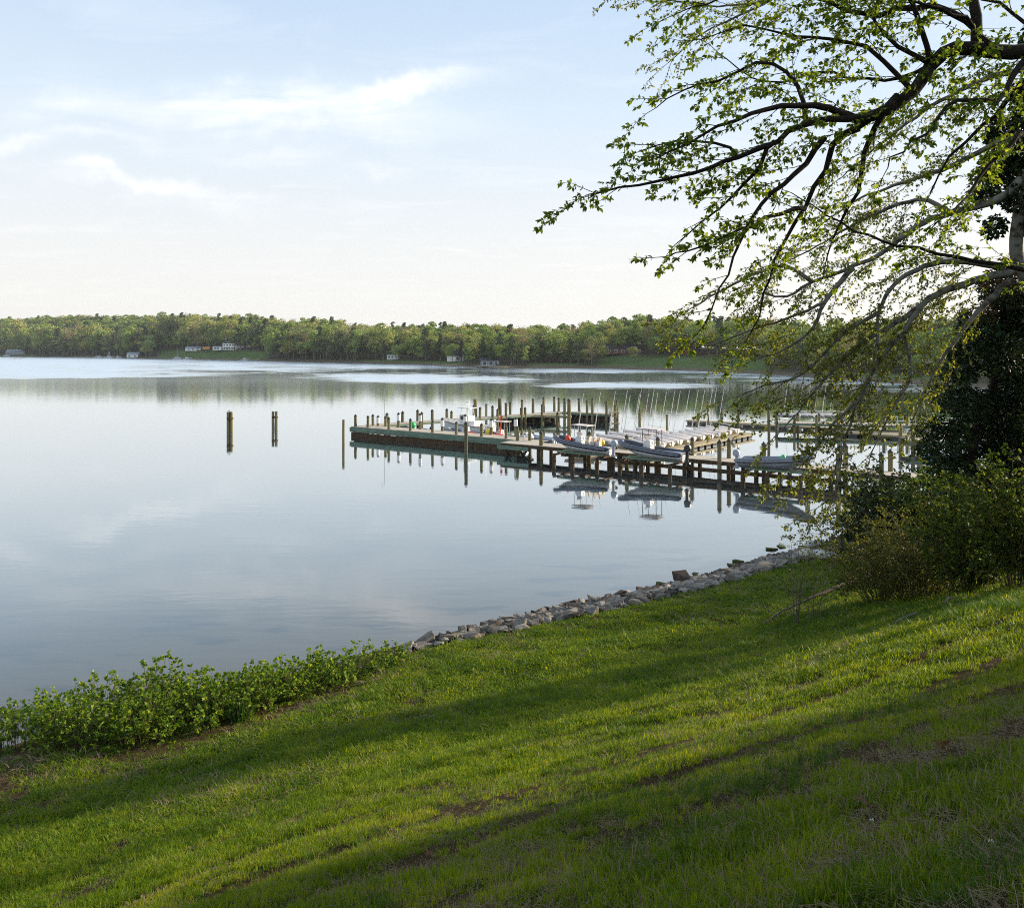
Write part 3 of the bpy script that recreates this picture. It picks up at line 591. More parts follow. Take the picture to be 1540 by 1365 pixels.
    dock(271, 300, 12, 'far dock of grey piles next to the little white sailboat')
    dock(364, 392, 12, 'far dock in front of the big white house')
    dock(655, 690, 8, 'low wooden dock below the white gabled far house')
    dock(718, 762, 8, 'far dock below the open pavilion shed')
    def boat(px, out, label, l=9, mast=0, tower=0, cat='boat', name='far_motorboat'):
        Y = shoreY(px) - out; e = empty(name, ((px - 770) * Y / F, Y, 0), random.Random(px).uniform(-.3, .3), label=label, cat=cat)
        rings = []
        for i in range(7):
            t = i / 6; x = (t - .5) * l; wv = 1.5 * (1 - max(0, (t - .55) / .45) ** 2) + .03
            rings.append([(x, -wv, 1.3 + t * .5), (x, -wv * .7, .1), (x, 0, -.3), (x, wv * .7, .1), (x, wv, 1.3 + t * .5)])
        m = MB(); m.loft(rings); m.build('hull', M['white_hull'], e); m = MB(); m.box((-.1 * l, 0, 2.0), (l * .3, 2.1, 1.7)); m.build('cabin', M['white_hull'], e)
        m = MB(); m.box((-.1 * l, -1.08, 2.3), (l * .24, .06, .6)); m.build('window', M['pane'], e)
        if mast: m = MB(); m.tube([(.5, 0, 1), (.5, 0, mast)], .12, 5); m.beam((.5, 0, 2.6), (-3, 0, 2.7), .5, .4); m.build('mast', M['white'], e)
        if tower: m = MB(); [m.tube([(-1 + a, b, 2.4), (-.4 + a * .4, b * .5, 7)], .14, 4) for a in (-1, 1) for b in (-.8, .8)]; m.box((-.4, 0, 7.2), (2.4, 2, .3)); m.build('tower', M['white'], e)
    boat(150, 20, 'white cabin boat tied at the long far left dock', 13); boat(165, 19, 'white boat with a tall tuna tower at the far left dock', 13, 0, 1); boat(178, 20, 'small white skiff at the end of the far left dock', 7)
    boat(267, 22, 'white sailboat moored off the far shore', 10, 13, 0, 'sailboat', 'far_sailboat'); boat(282, 19, 'white motorboat behind the far dock piles', 9); boat(10, 18, 'dark topped boat at the far left edge of shore', 9)
    boat(369, 19, 'small white boat at the dock of the big far house', 8)
build_far_things()

# ------------------------------------------------------------------ piers (u along the pier, v away from the camera)
P0 = Vector((-20.07, 107.8, 0)); UA = Vector((.791, -.611, 0)); UA.normalize(); VA = Vector((-UA.y, UA.x, 0)); RZ = math.atan2(UA.y, UA.x)
def UV(u, v, z=0): p = P0 + UA * u + VA * v; p.z = z; return p
def u_at(px, v):
    s = (px - 770) / F; b = P0 + VA * v; return (s * b.y - b.x) / (UA.x - s * UA.y)
DZ = 1.28
prng = random.Random(11)
PIL = {}
def piling_mesh(h, r, dark=False):
    k = (round(h, 1), round(r, 2), dark)
    if k not in PIL:
        m = MB(); j = [prng.uniform(.93, 1.07) for _ in range(4)]
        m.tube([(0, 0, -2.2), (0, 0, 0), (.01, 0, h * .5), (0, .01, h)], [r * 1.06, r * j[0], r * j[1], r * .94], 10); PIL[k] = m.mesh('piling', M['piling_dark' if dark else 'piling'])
        c = MB(); c.tube([(0, 0, h - .02), (0, 0, h + .06), (0, 0, h + r * 1.5)], [r * 1.1, r * 1.1, .01], 10); PIL[k + ('cap',)] = c.mesh('cap', M['cap'])
    return PIL[k], PIL[k + ('cap',)]
def piling(parent, p, h, r=.17, cap=True, dark=False, cover=False, **k):
    a, b = piling_mesh(h, r, dark); o = link('piling', a, parent, (p[0], p[1], 0), **k); o.rotation_euler = (prng.uniform(-.012, .012), prng.uniform(-.012, .012), prng.uniform(0, 6))
    if cap: link('cap', b, o)
    if cover:
        m = MB(); m.tube([(0, 0, h - .75), (0, 0, h - .05), (0, 0, h + .2)], [r * 1.25, r * 1.2, .03], 10); m.build('sleeve', M['white'], o)
    return o
def deck_seg(parent, a, b, width, z=DZ, fascia='green_wood', boards=True, th=.28, mat='deck'):
    """planked deck from a to b (3-D points on the centre line)"""
    a, b = Vector((a[0], a[1], 0)), Vector((b[0], b[1], 0)); d = (b - a); ln = d.length; d.normalize(); n = Vector((-d.y, d.x, 0)); rz = math.atan2(d.y, d.x)
    m = MB(); k = int(ln / .3); st = ln / k
    for i in range(k):
        c = a + d * (i + .5) * st; m.box((c.x, c.y, z - .03 + prng.uniform(-.006, .006)), (st - .025, width, .06), rz)
    m.build('deck_boards', M[mat], parent, kind='stuff')
    for s in (-1, 1):
        f = MB(); c = (a + b) / 2 + n * s * (width / 2 - .06); f.box((c.x, c.y, z - .06 - th / 2 - .002), (ln, .1, th), rz); f.build('stringer', M[fascia], parent)
def build_pier_head():
    e = empty('pier', (0, 0, 0), label='wooden pier head with green fascia and dark sheet wall down to the water', cat='pier')
    w_ = 2.7; uend = 26.3
    deck_seg(e, UV(0, w_ / 2), UV(uend, w_ / 2), w_)
    # front walers and vertical sheeting
    for z, h_, off in ((DZ - .30, .42, -.10), (DZ - .60, .14, -.08)):
        m = MB(); c = UV(uend / 2, off); m.box((c.x, c.y, z), (uend + .2, .12, h_), RZ); m.build('waler', M['green_wood'], e)
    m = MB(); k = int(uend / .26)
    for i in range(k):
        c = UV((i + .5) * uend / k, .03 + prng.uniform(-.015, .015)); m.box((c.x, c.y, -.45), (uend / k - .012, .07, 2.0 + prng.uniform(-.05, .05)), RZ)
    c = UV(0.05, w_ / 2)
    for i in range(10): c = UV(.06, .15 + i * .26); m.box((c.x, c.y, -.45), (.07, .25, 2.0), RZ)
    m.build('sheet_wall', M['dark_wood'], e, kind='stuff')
    m = MB(); c = UV(-.06, w_ / 2); m.box((c.x, c.y, DZ - .36), (.1, w_ + .1, .5), RZ); m.build('end_fascia', M['green_wood'], e)
    for px, hh in ((534.6, 1.28), (553, 1.25), (585, 1.2), (617, 1.2), (650.5, 1.25), (686.5, 1.2), (724, 1.2), (761, 1.15), (797, 1.2)):
        u = u_at(px, .22); p = UV(u, .22); piling(e, p, DZ + hh, .17)
    for px, hh, cov in ((561, 1.2, 0), (568.5, 1.1, 1), (579.6, 1.15, 0), (599.5, 1.6, 1), (632, 1.7, 1), (665, 1.3, 1), (700, 1.9, 1), (738.5, 1.6, 1), (776, 1.9, 1)):
        u = u_at(px, w_ - .2); p = UV(u, w_ - .2); piling(e, p, DZ + hh, .18, cover=bool(cov))
    # ladder
    l = MB(); u = u_at(785, -.3)
    for s in (-.25, .25): p = UV(u + s, -.32); l.tube([(p.x, p.y, -.8), (p.x, p.y, DZ + .75)], .03, 6)
    for i in range(9): a, b = UV(u - .25, -.32), UV(u + .25, -.32); z = -.5 + i * .28; l.tube([(a.x, a.y, z), (b.x, b.y, z)], .022, 5)
    l.build('ladder', M['alu'], e)
    # lamp poles / antennas
    for px, zt in ((578, 6.0),):
        m = MB(); u = u_at(px, 2.4); p = UV(u, 2.4); m.tube([(p.x, p.y, DZ), (p.x, p.y, zt), (p.x - .4, p.y, zt + .05)], .035, 5); m.build('lamp_pole', M['alu'], e)
build_pier_head()
def build_basin():
    # left leg and back leg round the boat basin
    a = W(556, 639, DZ); ap = W(850, 618.7, DZ); r_ = W(925, 622.6, DZ)
    e = empty('pier', (0, 0, 0), label='narrow back pier running behind the basin boats with capped piles', cat='pier')
    deck_seg(e, a, ap, 2.0, mat='deck'); d = (ap - a).normalized(); n = Vector((-d.y, d.x, 0)); ln = (ap - a).length
    def s_at(px): s = (px - 770) / F; return (s * a.y - a.x) / (d.x - s * d.y)
    for px, hh, side in ((587.4, 1.1, 1), (605, 1.0, 1), (611, 1.2, 1), (628.7, 1.1, -1), (634, 1.3, 1), (656, 1.2, 1), (673, 1.0, -1), (677.8, 1.2, 1), (716, 1.3, -1), (718.5, 1.5, 1), (735, 1.4, -1), (737, 1.6, 1), (742.5, .9, -1), (755, 1.7, -1), (773, 1.7, 1), (778, .9, -1), (784, .9, -1), (791, 1.9, 1), (807.5, 2.0, 1), (823.5, 2.1, 1), (839.5, 2.1, 1), (846, 1.9, 1)):
        s = s_at(px); p = a + d * s + n * .85 * side; piling(e, p, DZ + hh, .2)
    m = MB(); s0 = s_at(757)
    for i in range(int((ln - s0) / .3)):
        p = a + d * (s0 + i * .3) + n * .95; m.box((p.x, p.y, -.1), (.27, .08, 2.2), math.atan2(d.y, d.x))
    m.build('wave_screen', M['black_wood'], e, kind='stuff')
    e = empty('pier', (0, 0, 0), label='dark screened wave wall pier behind the lifted boat with light deck edge', cat='pier')
    deck_seg(e, ap + Vector((.8, -.8, 0)), r_, 1.6, mat='deck_lit'); d2 = (r_ - ap).normalized(); n2 = Vector((-d2.y, d2.x, 0)); l2 = (r_ - ap).length
    m = MB()
    for i in range(int(l2 / .28)):
        p = ap + d2 * (1.2 + i * .28); p = p - n2 * (.55 if n2.y > 0 else -.55); 
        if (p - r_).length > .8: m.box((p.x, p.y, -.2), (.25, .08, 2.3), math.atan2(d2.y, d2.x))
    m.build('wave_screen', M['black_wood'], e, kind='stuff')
    for px, hh, sd_ in ((853, 1.9, -1), (859, 1.8, -1), (867, 1.9, 1), (887, 1.7, -1), (895, 2.0, -1), (916, 1.7, -1), (924, 1.8, 1), (929, 1.2, -1)):
        s = (px - 770) / F; q = (s * ap.y - ap.x) / (d2.x - s * d2.y); p = ap + d2 * q + n2 * .75 * sd_; piling(e, p, DZ + hh, .2)
    m = MB()                                             # lattice tower foot at the end
    p = r_ + Vector((-.3, -1.4, 0)); 
    for sx in (-.6, .6): m.tube([(p.x + sx, p.y, -1), (p.x + sx, p.y, DZ + .3)], .07, 5)
    for i in range(3): z = -.2 + i * .5; m.tube([(p.x - .6, p.y, z), (p.x + .6, p.y, z + .5)], .05, 4); m.tube([(p.x + .6, p.y, z), (p.x - .6, p.y, z + .5)], .05, 4)
    m.box((p.x, p.y, DZ + .35), (1.5, .8, .2)); m.box((p.x, p.y, -.05), (1.6, .9, .2)); m.build('cross_brace', M['deck_lit'], e)
    # inner finger
    e = empty('finger_pier', (0, 0, 0), label='narrow finger pier with light planks inside the basin', cat='pier')
    b0, b1 = W(806, 623.4, DZ), W(858, 625, DZ); deck_seg(e, b0, b1, 1.1, mat='deck_lit', fascia='deck_lit')
    for px, hh in ((815, 1.4), (838, .3), (849, 1.9), (856, 2.1)):
        s = (px - 770) / F; dd = (b1 - b0).normalized(); q = (s * b0.y - b0.x) / (dd.x - s * dd.y); p = b0 + dd * q + Vector((0, -.7, 0)); piling(e, p, DZ + hh, .19)
    e = empty('boom', (0, 0, 0), label='low floating log boom between the basin piles', cat='boom')
build_basin()
bpy.data.objects.remove(bpy.data.objects['boom'])
def lone(px, top, base, label, r=.17, name='piling', cap=True, dark=False):
    p = W(px, base); h = (base - top) * p.y / F; e = piling(None, p, h, r, cap, dark); e.name = name; tag(e, label, 'piling'); return e
lone(701, 637, 682.5, 'tall rusty piling standing in the water before the pier wall', .19)
lone(778, 644, 681, 'piling just left of the pier ladder', .18)
lone(814, 651, 689, 'piling at the right corner of the pier head', .2)
lone(516.5, 631, 668, 'slim green piling alone left of the pier corner', .15, cap=False)
lone(962, 616, 654, 'green piling rising between the dinghy masts and the wave wall', .17)
lone(1003, 625, 660, 'dark brown piling among the dinghy masts', .13)
lone(1050.5, 620, 650, 'flat topped piling behind the dinghies at the floating dock', .17, cap=False)
lone(1065, 606, 643, 'outer piling left of two at the thin far float', .16)
lone(1110, 608, 653, 'piling right of the dinghy dock tip', .17)
lone(1156.5, 612, 662, 'piling standing behind the hanging branches near the thin float', .18)
lone(715, 600, 634, 'thicker flat topped pile behind the white workboat', .29, cap=False)
lone(752, 599, 633, 'thick tall flat pile right of the white workboat', .29, cap=False)
def dolphin(px, top, base, label, n):
    p = W(px, base); h = (base - top) * p.y / F; e = empty('mooring_piles', (p.x, p.y, 0), label=label, cat='piling')
    for dx, dy, k in ((-.2, 0, 1), (.2, .1, .98), (0, .3, 1))[:n]:
        o = piling(e, (dx, dy), h * k, .19, False); 
    m = MB(); m.tube([(0, .1, h * .62), (0, .1, h * .72)], .43 if n > 1 else .22, 12); m.build('band', M['piling_dark'], e)
    return e
dolphin(345.5, 619, 650, 'left cluster of mooring piles alone in open water with a white bird on top', 3)
dolphin(413, 618.5, 645, 'right cluster of mooring piles alone in the open water', 2)
def gull():
    p = W(345.5, 650); e = empty('gull', (p.x - .05, p.y, (650 - 619) * p.y / F), 0.4, label='white gull sitting on the left mooring piles', cat='bird')
    m = MB(); m.tube([(-.26, 0, .12), (-.12, 0, .13), (.02, 0, .15), (.14, 0, .2), (.19, 0, .27), (.24, 0, .29), (.3, 0, .28)], [.01, .06, .085, .07, .04, .045, .008], 8); m.build('body', M['white'], e, smooth=True)
    m = MB(); [m.tube([(0, s, 0), (0, s, .1)], .01, 4) for s in (-.03, .03)]; m.build('leg', M['orange'], e)
gull()
def build_walkway():
    e = empty('walkway', (0, 0, 0), label='long plank walkway on piles leading from the pier head to the shore', cat='walkway')
    deck_seg(e, UV(26.3, -2.0), UV(70, -2.0), 2.4, th=.32, fascia='dark_wood')
    c = UV(27.5, -.2); m = MB(); m.box((c.x, c.y, DZ - .035), (3.2, 3.2, .05), RZ); m.build('landing', M['deck'], e)
    m = MB(); c = UV(28, -3.33); m.box((c.x, c.y, DZ - .45), (4, .12, .4), RZ); m.build('waler', M['green_wood'], e)
    b0, b1 = UV(41, -3.5, .45), UV(60.5, -3.5, .45); m = MB(); m.beam(b0, b1, .35, .3); m.build('lower_beam', M['dark_wood'], e)
    m = MB()                                            # cross braces by the pier head corner
    for u in (26.4, 28.4):
        a, b = UV(u, -3.1, -.6), UV(u + 1.6, -3.1, DZ - .3); m.beam(a, b, .12, .18); a, b = UV(u + 1.6, -3.1, -.6), UV(u, -3.1, DZ - .3); m.beam(a, b, .12, .18)
    m.build('cross_brace', M['black_wood'], e)
    i = 0; u = 27
    while u < 70:
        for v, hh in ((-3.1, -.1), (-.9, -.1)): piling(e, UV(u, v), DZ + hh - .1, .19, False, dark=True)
        u += 4.1
    for px, v, top in ((886, -1.0, 1.3), (943, -.95, 1.2), (989.5, -1, 1.2), (1041, -1, 1.4), (1096, -1, 1.5), (1082, -3.4, 1.6), (1149, -1, 1.4), (1215, -1, 1.4), (1261, -3.4, 1.7), (1272, -1, 1.7), (1326, -3.4, 1.5), (1339, -1, 1.5)):
        u = u_at(px, v); piling(e, UV(u, v), DZ + top, .2)
    e = empty('platform', (0, 0, 0), label='wide plank landing platform where the walkway meets the shore', cat='platform')
    deck_seg(e, UV(70.05, 1.4), UV(86, 1.4), 9.2, th=.4)
    for u in (70.4, 75, 80):
        for v in (-3.4, 1.5, 6.2): piling(e, UV(u, v), DZ + (1.2 if v < 0 else .8), .24)
build_walkway()

def build_floats():
    def flt(label, uv0, uv1, wd, name='floating_dock'):
        a, b = UV(*uv0), UV(*uv1); e = empty(name, (0, 0, 0), label=label, cat='floating dock')
        deck_seg(e, a, b, wd, z=.5, fascia='deck_lit', th=.16, mat='deck_lit')
        d = (b - a).normalized(); k = int((b - a).length / 1.7); m = MB()
        for i in range(k):
            p = a + d * (.8 + i * 1.7); m.box((p.x, p.y, .12), (1.1, wd * .96, .34), math.atan2(d.y, d.x))
        m.build('float_drum', M['black'], e, kind='stuff')
    flt('floating dock covered in rows of white dinghies', (37.4, 2.5), (37.4, 30), 5.6)
    flt('narrow floating dock carrying the left row of dinghies', (31.2, 3), (31.2, 24), 3.2)
    flt('thin outer floating dock behind the dinghy masts', (24.5, 43.5), (66, 43.5), 1.6)
    flt('wide dark float under the hanging branches', (47, 40.2), (60, 40.2), 4.0)
    e = empty('pier', (0, 0, 0), label='weathered pier with railings behind the branches at right', cat='pier')
    a, b = W(1170, 634, DZ), W(1440, 640, DZ); deck_seg(e, a, b, 3.5)
    for i in range(16):
        p = a.lerp(b, (i + .2) / 16); piling(e, p + Vector((0, -1.5 if i % 2 else 1.5, 0)), DZ + .9, .18)
    m = MB(); q0, q1 = a.lerp(b, .55), b; n = 14
    for i in range(n + 1): p = q0.lerp(q1, i / n); m.box((p.x, p.y - 1.6, DZ + .5), (.09, .09, 1.0))
    m.beam(q0 + Vector((0, -1.6, 1.05)), q1 + Vector((0, -1.6, 1.05)), .12, .08); m.beam(q0 + Vector((0, -1.6, .55)), q1 + Vector((0, -1.6, .55)), .05, .1); m.build('railing', M['white'], e)
    e = empty('pier', (0, 0, 0), label='short dark pier with blue tarp beside the evergreen tree', cat='pier')
    a, b = W(1358, 659, DZ), W(1560, 664, DZ); deck_seg(e, a, b, 4)
    for i in range(7): p = a.lerp(b, (i + .1) / 7); piling(e, p + Vector((0, -1.9, 0)), DZ + .7, .22); piling(e, p + Vector((.4, 1.9, 0)), DZ + .9, .22)
build_floats()

# ------------------------------------------------------------------ boats
def rib_boat(label, pos, rz, L_=7.0, tube='navy', motor='outboard_grey', z=1.0, top=True, cat='inflatable boat', console=True, floats=(), tilt=0.0, bm=.95, seats=0, group=None, stripe='grey_lt'):
    """rigid inflatable: bow towards +x in its own axes"""
    e = empty('inflatable_boat', (pos[0], pos[1], z), rz, label=label, cat=cat, group=group); e.rotation_euler = (0, -tilt, rz)
    s = L_ / 7.0; rt = .25 * s
    # tube centre line
    path = []
    for t in np.linspace(0, 1, 13):
        x = -3.3 + 5.1 * t; path.append((x * s, -bm * s * (1 - .02 * t), (.75 + .28 * t ** 2) * s))
    for a in np.linspace(-90, 90, 13)[1:-1]:
        path.append(((1.8 + 1.45 * math.cos(R(a))) * s, bm * s * .98 * math.sin(R(a)) * (1 - .12 * math.cos(R(a))), (1.03 + .30 * math.cos(R(a))) * s))
    path += [(x, -y, z_) for (x, y, z_) in path[12::-1]]
    path = [Vector(p) for p in path]
    n = len(path); m = MB(); rr = [rt] * n; rr[0] = rr[-1] = rt * .35; rr[1] = rr[-2] = rt * .98
    m.tube([path[0] - Vector((.25 * s, 0, 0))] + path + [path[-1] - Vector((.25 * s, 0, 0))], [.05] + [rt * .85] + rr[1:-1] + [rt * .85] + [.05], 14); m.build('tube', M[tube], e, smooth=True)
    for dz, hh, nm in ((-.02, .022, 'rubbing_strake'), (.15, .014, 'stripe')):
        m = MB(); rr_ = []
        for i, p in enumerate(path):
            tgt = (path[min(i + 1, n - 1)] - path[max(i - 1, 0)]).normalized(); o = Vector((tgt.y, -tgt.x, 0)).normalized(); rad = math.sqrt(max(0, rt ** 2 - (dz * s) ** 2)) + .012
            c = p + o * rad; rr_.append([c + Vector((0, 0, (dz - hh) * s)), c + o * .03 + Vector((0, 0, (dz - hh) * s)), c + o * .03 + Vector((0, 0, (dz + hh) * s)), c + Vector((0, 0, (dz + hh) * s)) - o * .03])
        m.loft(rr_, close=True); m.build(nm, M['grey_lt' if nm == 'rubbing_strake' else stripe], e)
    rings = []                                          # V hull
    for t in np.linspace(0, 1, 12):
        x = (-3.3 + 6.2 * t) * s; wv = bm * s * (.92 if t < .6 else .92 * math.sqrt(max(.001, 1 - ((t - .6) / .4) ** 2))); k = (.0 + .85 * max(0, (t - .55) / .45) ** 2) * s
        ch = k + (.38 + .1 * t) * s; top_ = (.72 + .34 * t ** 2) * s; ch = min(ch, top_ - .02)
        rings.append([(x, -wv, top_), (x, -wv * .9, ch), (x, -wv * .45, (k + ch) / 2 - .02), (x, 0, k), (x, wv * .45, (k + ch) / 2 - .02), (x, wv * .9, ch), (x, wv, top_)])
    m = MB(); m.loft(rings); m.build('hull', M['white_hull'] if tube == 'navy' else M['grey_lt'], e, smooth=False)
    m = MB(); m.box((-.4 * s, 0, .80 * s), (5.6 * s, 1.4 * s, .06)); m.build('floor', M['grey_lt'], e)
    if console:
        m = MB(); m.loft([[(x, y, z_) for (x, z_) in ((-.1, .8), (.75, .8), (.6, 1.55), (.25, 1.75), (-.05, 1.7))] for y in (-.42, .42)], close=True); o = m.build('console', M['white_hull'], e); o.scale = (s, s, s)
        m = MB(); m.loft([[(x, y, z_) for (x, z_) in ((.3, 1.76), (.34, 1.74), (.52, 2.05), (.48, 2.07))] for y in (-.38, .38)], close=True); m.build('windscreen', M['pane'], o)
        m = MB(); m.tube([(-.22, .2 * math.cos(a), 1.5 + .2 * math.sin(a)) for a in np.linspace(0, 2 * math.pi, 13)], .02, 5, cap=False); m.build('wheel', M['black'], o)
    for i in range(seats):
        m = MB(); x = (-.65 - .62 * i) * s; m.box((x, 0, 1.05 * s), (.42 * s, .5, .5 * s)); m.box((x - .2 * s, 0, 1.5 * s), (.1, .46, .5 * s), M=Matrix.Rotation(R(-12), 3, 'Y')); m.build('seat', M['tan'], e)
    if top:
        m = MB(); fr = [(.6, 1), (-.7, 1)]
        for x in (.65 * s, -.75 * s):
            for y in (-.5, .5): m.tube([(x * 1.05, y * 1.1, .8 * s), (x, y, 2.75 * s)], .03, 6)
        m.tube([(.65 * s, -.5, 2.75 * s), (-.75 * s, -.5, 2.75 * s)], .03, 5); m.tube([(.65 * s, .5, 2.75 * s), (-.75 * s, .5, 2.75 * s)], .03, 5); t_ = m.build('t_top', M['black' if motor == 'black' else 'alu'], e)
        m = MB(); m.box((0, 0, 2.80 * s), (1.9 * s, 1.35, .07)); m.build('canopy', M['grey_cover'], t_)
    # outboard
    m = MB(); m.loft([[(x - 3.62, y, z_) for (x, z_) in ((-.32, 1.05), (.22, 1.0), (.26, 1.4), (.05, 1.68), (-.28, 1.6), (-.38, 1.3))] for y in (-.2, .2)], close=True)
    ob = m.build('outboard', M[motor], e); ob.scale = (s, s, s); bv = ob.modifiers.new('bevel', 'BEVEL'); bv.width = .07; bv.segments = 3
    m = MB(); m.loft([[(-3.5, -.07, z_), (-3.78, -.07, z_), (-3.78, .07, z_), (-3.5, .07, z_)] for z_ in (1.1, .2, -.05)], close=True); m.box((-3.66, 0, .15), (.5, .22, .04)); m.tube([(-3.45, 0, -.02), (-3.6, 0, -.02), (-3.95, 0, -.02)], [.02, .09, .05], 8); m.build('drive_leg', M[motor], ob)
    m = MB()
    for k in range(3):
        a = k * 2.094; m.box((-4.0, .12 * math.cos(a), -.02 + .12 * math.sin(a)), (.03, .13, .1), M=Matrix.Rotation(a, 3, 'X') @ Matrix.Rotation(.5, 3, 'Y'))
    m.build('propeller', M['alu'], ob)
    return e
def buoy(label, p, mat, r=.22, name='float_ball'):
    m = bmesh.new(); bmesh.ops.create_uvsphere(m, u_segments=14, v_segments=10, radius=r); 
    for v in m.verts:
        if v.co.z > r * .75: v.co.z += .05
    me = bpy.data.meshes.new(name); m.to_mesh(me); m.free(); me.materials.append(M[mat]); me.polygons.foreach_set('use_smooth', [True] * len(me.polygons))
    return link(name, me, loc=p, label=label, cat='buoy')
def lift(u0, u1, label, bunk_z=1.0):
    e = empty('boat_lift', (0, 0, 0), label=label, cat='boat lift')
    for u in (u0 + .9, (u0 + u1) / 2 - .2, u1 - .7):
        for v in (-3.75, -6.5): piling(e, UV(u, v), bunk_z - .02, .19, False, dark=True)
        m = MB(); a, b = UV(u, -6.6, bunk_z + .08), UV(u, -3.6, bunk_z + .08); m.beam(a, b, .16, .18); m.build('cross_beam', M['dark_wood'], e)
    for v in (-4.6, -5.6):
        m = MB(); a, b = UV(u0 + .7, v, bunk_z + .26), UV(u1 - .5, v, bunk_z + .26); m.beam(a, b, .2, .16); m.build('bunk', M['green_wood'], e)
def build_lifted():
    specs = [(834, 920, 'navy inflatable boat with seats and grey outboard on the left lift', 'navy', 'outboard_grey', math.pi, True, 3, 'left boat lift of dark piles holding the boat with red floats'),
             (931, 1030, 'navy inflatable boat with T top and black outboard on the middle lift', 'navy', 'black', math.pi, True, 0, 'middle boat lift of dark piles under the boat with black outboard'),
             (1112, 1226, 'grey inflatable boat on the right lift with its bow to shore', 'grey_tube', 'grey_lt', 0.0, False, 0, 'right boat lift holding the grey boat behind the branches')]
    for (a, b, lb, tb, mo, rz, top, seats, ll) in specs:
        u0, u1 = u_at(a, -5.1), u_at(b, -5.1); c = UV((u0 + u1) / 2, -5.1); Lb = (u1 - u0) * 1.0
        rib_boat(lb, c, RZ + rz, Lb * 1.02, tb, mo, 1.22, top, console=tb == 'navy', seats=seats, tilt=R(1.5)); lift(u0, u1, ll, .95)
    u0, u1 = u_at(834, -5.1), u_at(920, -5.1)
    buoy('red float ball on the bow of the left lifted boat', UV(u_at(854, -4.7), -4.7, 2.38), 'red', .3); buoy('red float ball near the stern of the left lifted boat', UV(u_at(900, -4.9), -4.9, 2.2), 'red', .26); buoy('yellow float ball beside the grey outboard of the left lifted boat', UV(u_at(905.5, -4.6), -4.6, 2.25), 'yellow', .27)
    buoy('small green float on the grey lifted boat', UV(u_at(1178, -5), -5, 2.2), 'green', .22)
build_lifted()
def basin_boat(px, py, L_, label, **k):
    p = W(px, py, 0); return rib_boat(label, p, RZ + k.pop('rz', math.pi), L_, z=k.pop('z', -.25), **k)
basin_boat(622, 653, 6.0, 'grey inflatable boat with a green float behind the left pier piles', tube='grey_tube', motor='black', top=False)
buoy('bright green float ball in the left basin dinghy', W(621, 653, 0) + Vector((0, -.2, 1.15)), 'green', .42)
basin_boat(655, 656, 5.0, 'small dark inflatable boat under a cover in the basin', tube='grey_tube', motor='black', top=False, console=False)
basin_boat(703, 659, 6.6, 'grey inflatable boat with red marks beside the white workboat', tube='grey_tube', motor='black', top=False)
basin_boat(755, 664, 6.6, 'inflatable boat with console top at the right of the basin', tube='navy', motor='alu', top=True)
basin_boat(812, 662, 4.5, 'small pale tender behind the pier ladder', tube='grey_lt', motor='white', top=False, console=False)
buoy('yellow float ball at the right end of the basin', UV(u_at(735, 3.8), 3.8, 1.35), 'yellow', .42)
buoy('large white fender ball behind the ladder piles', UV(u_at(796, 3.2), 3.2, 1.2), 'white', .5)
buoy('pale green fender beside the white fender ball', UV(u_at(786, 3.4), 3.4, .95), 'grey_lt', .42)
def kayakish(px, label, mat):
    p = UV(u_at(px, 3.7), 3.7, 1.0); m = MB(); m.tube([p + UA * t for t in (-1, -.7, 0, .7, 1)], [.04, .28, .34, .28, .04], 10); m.build('float_roll', M[mat], smooth=True, label=label, cat='float')
kayakish(749, 'orange red inflatable roll beside the yellow float ball', 'red'); kayakish(708, 'red and white marker roll next to the white workboat', 'red')
def oar(px, label):
    p = UV(u_at(px, 4.0), 4.0, .9); m = MB(); m.tube([p, p + Vector((.15, 0, 2.2))], .06, 6); m.box(p + Vector((.15, 0, 2.2)), (.25, .06, .5)); m.build('marker_paddle', M['red'], label=label, cat='paddle')
oar(752, 'upright orange paddle in the basin boat')
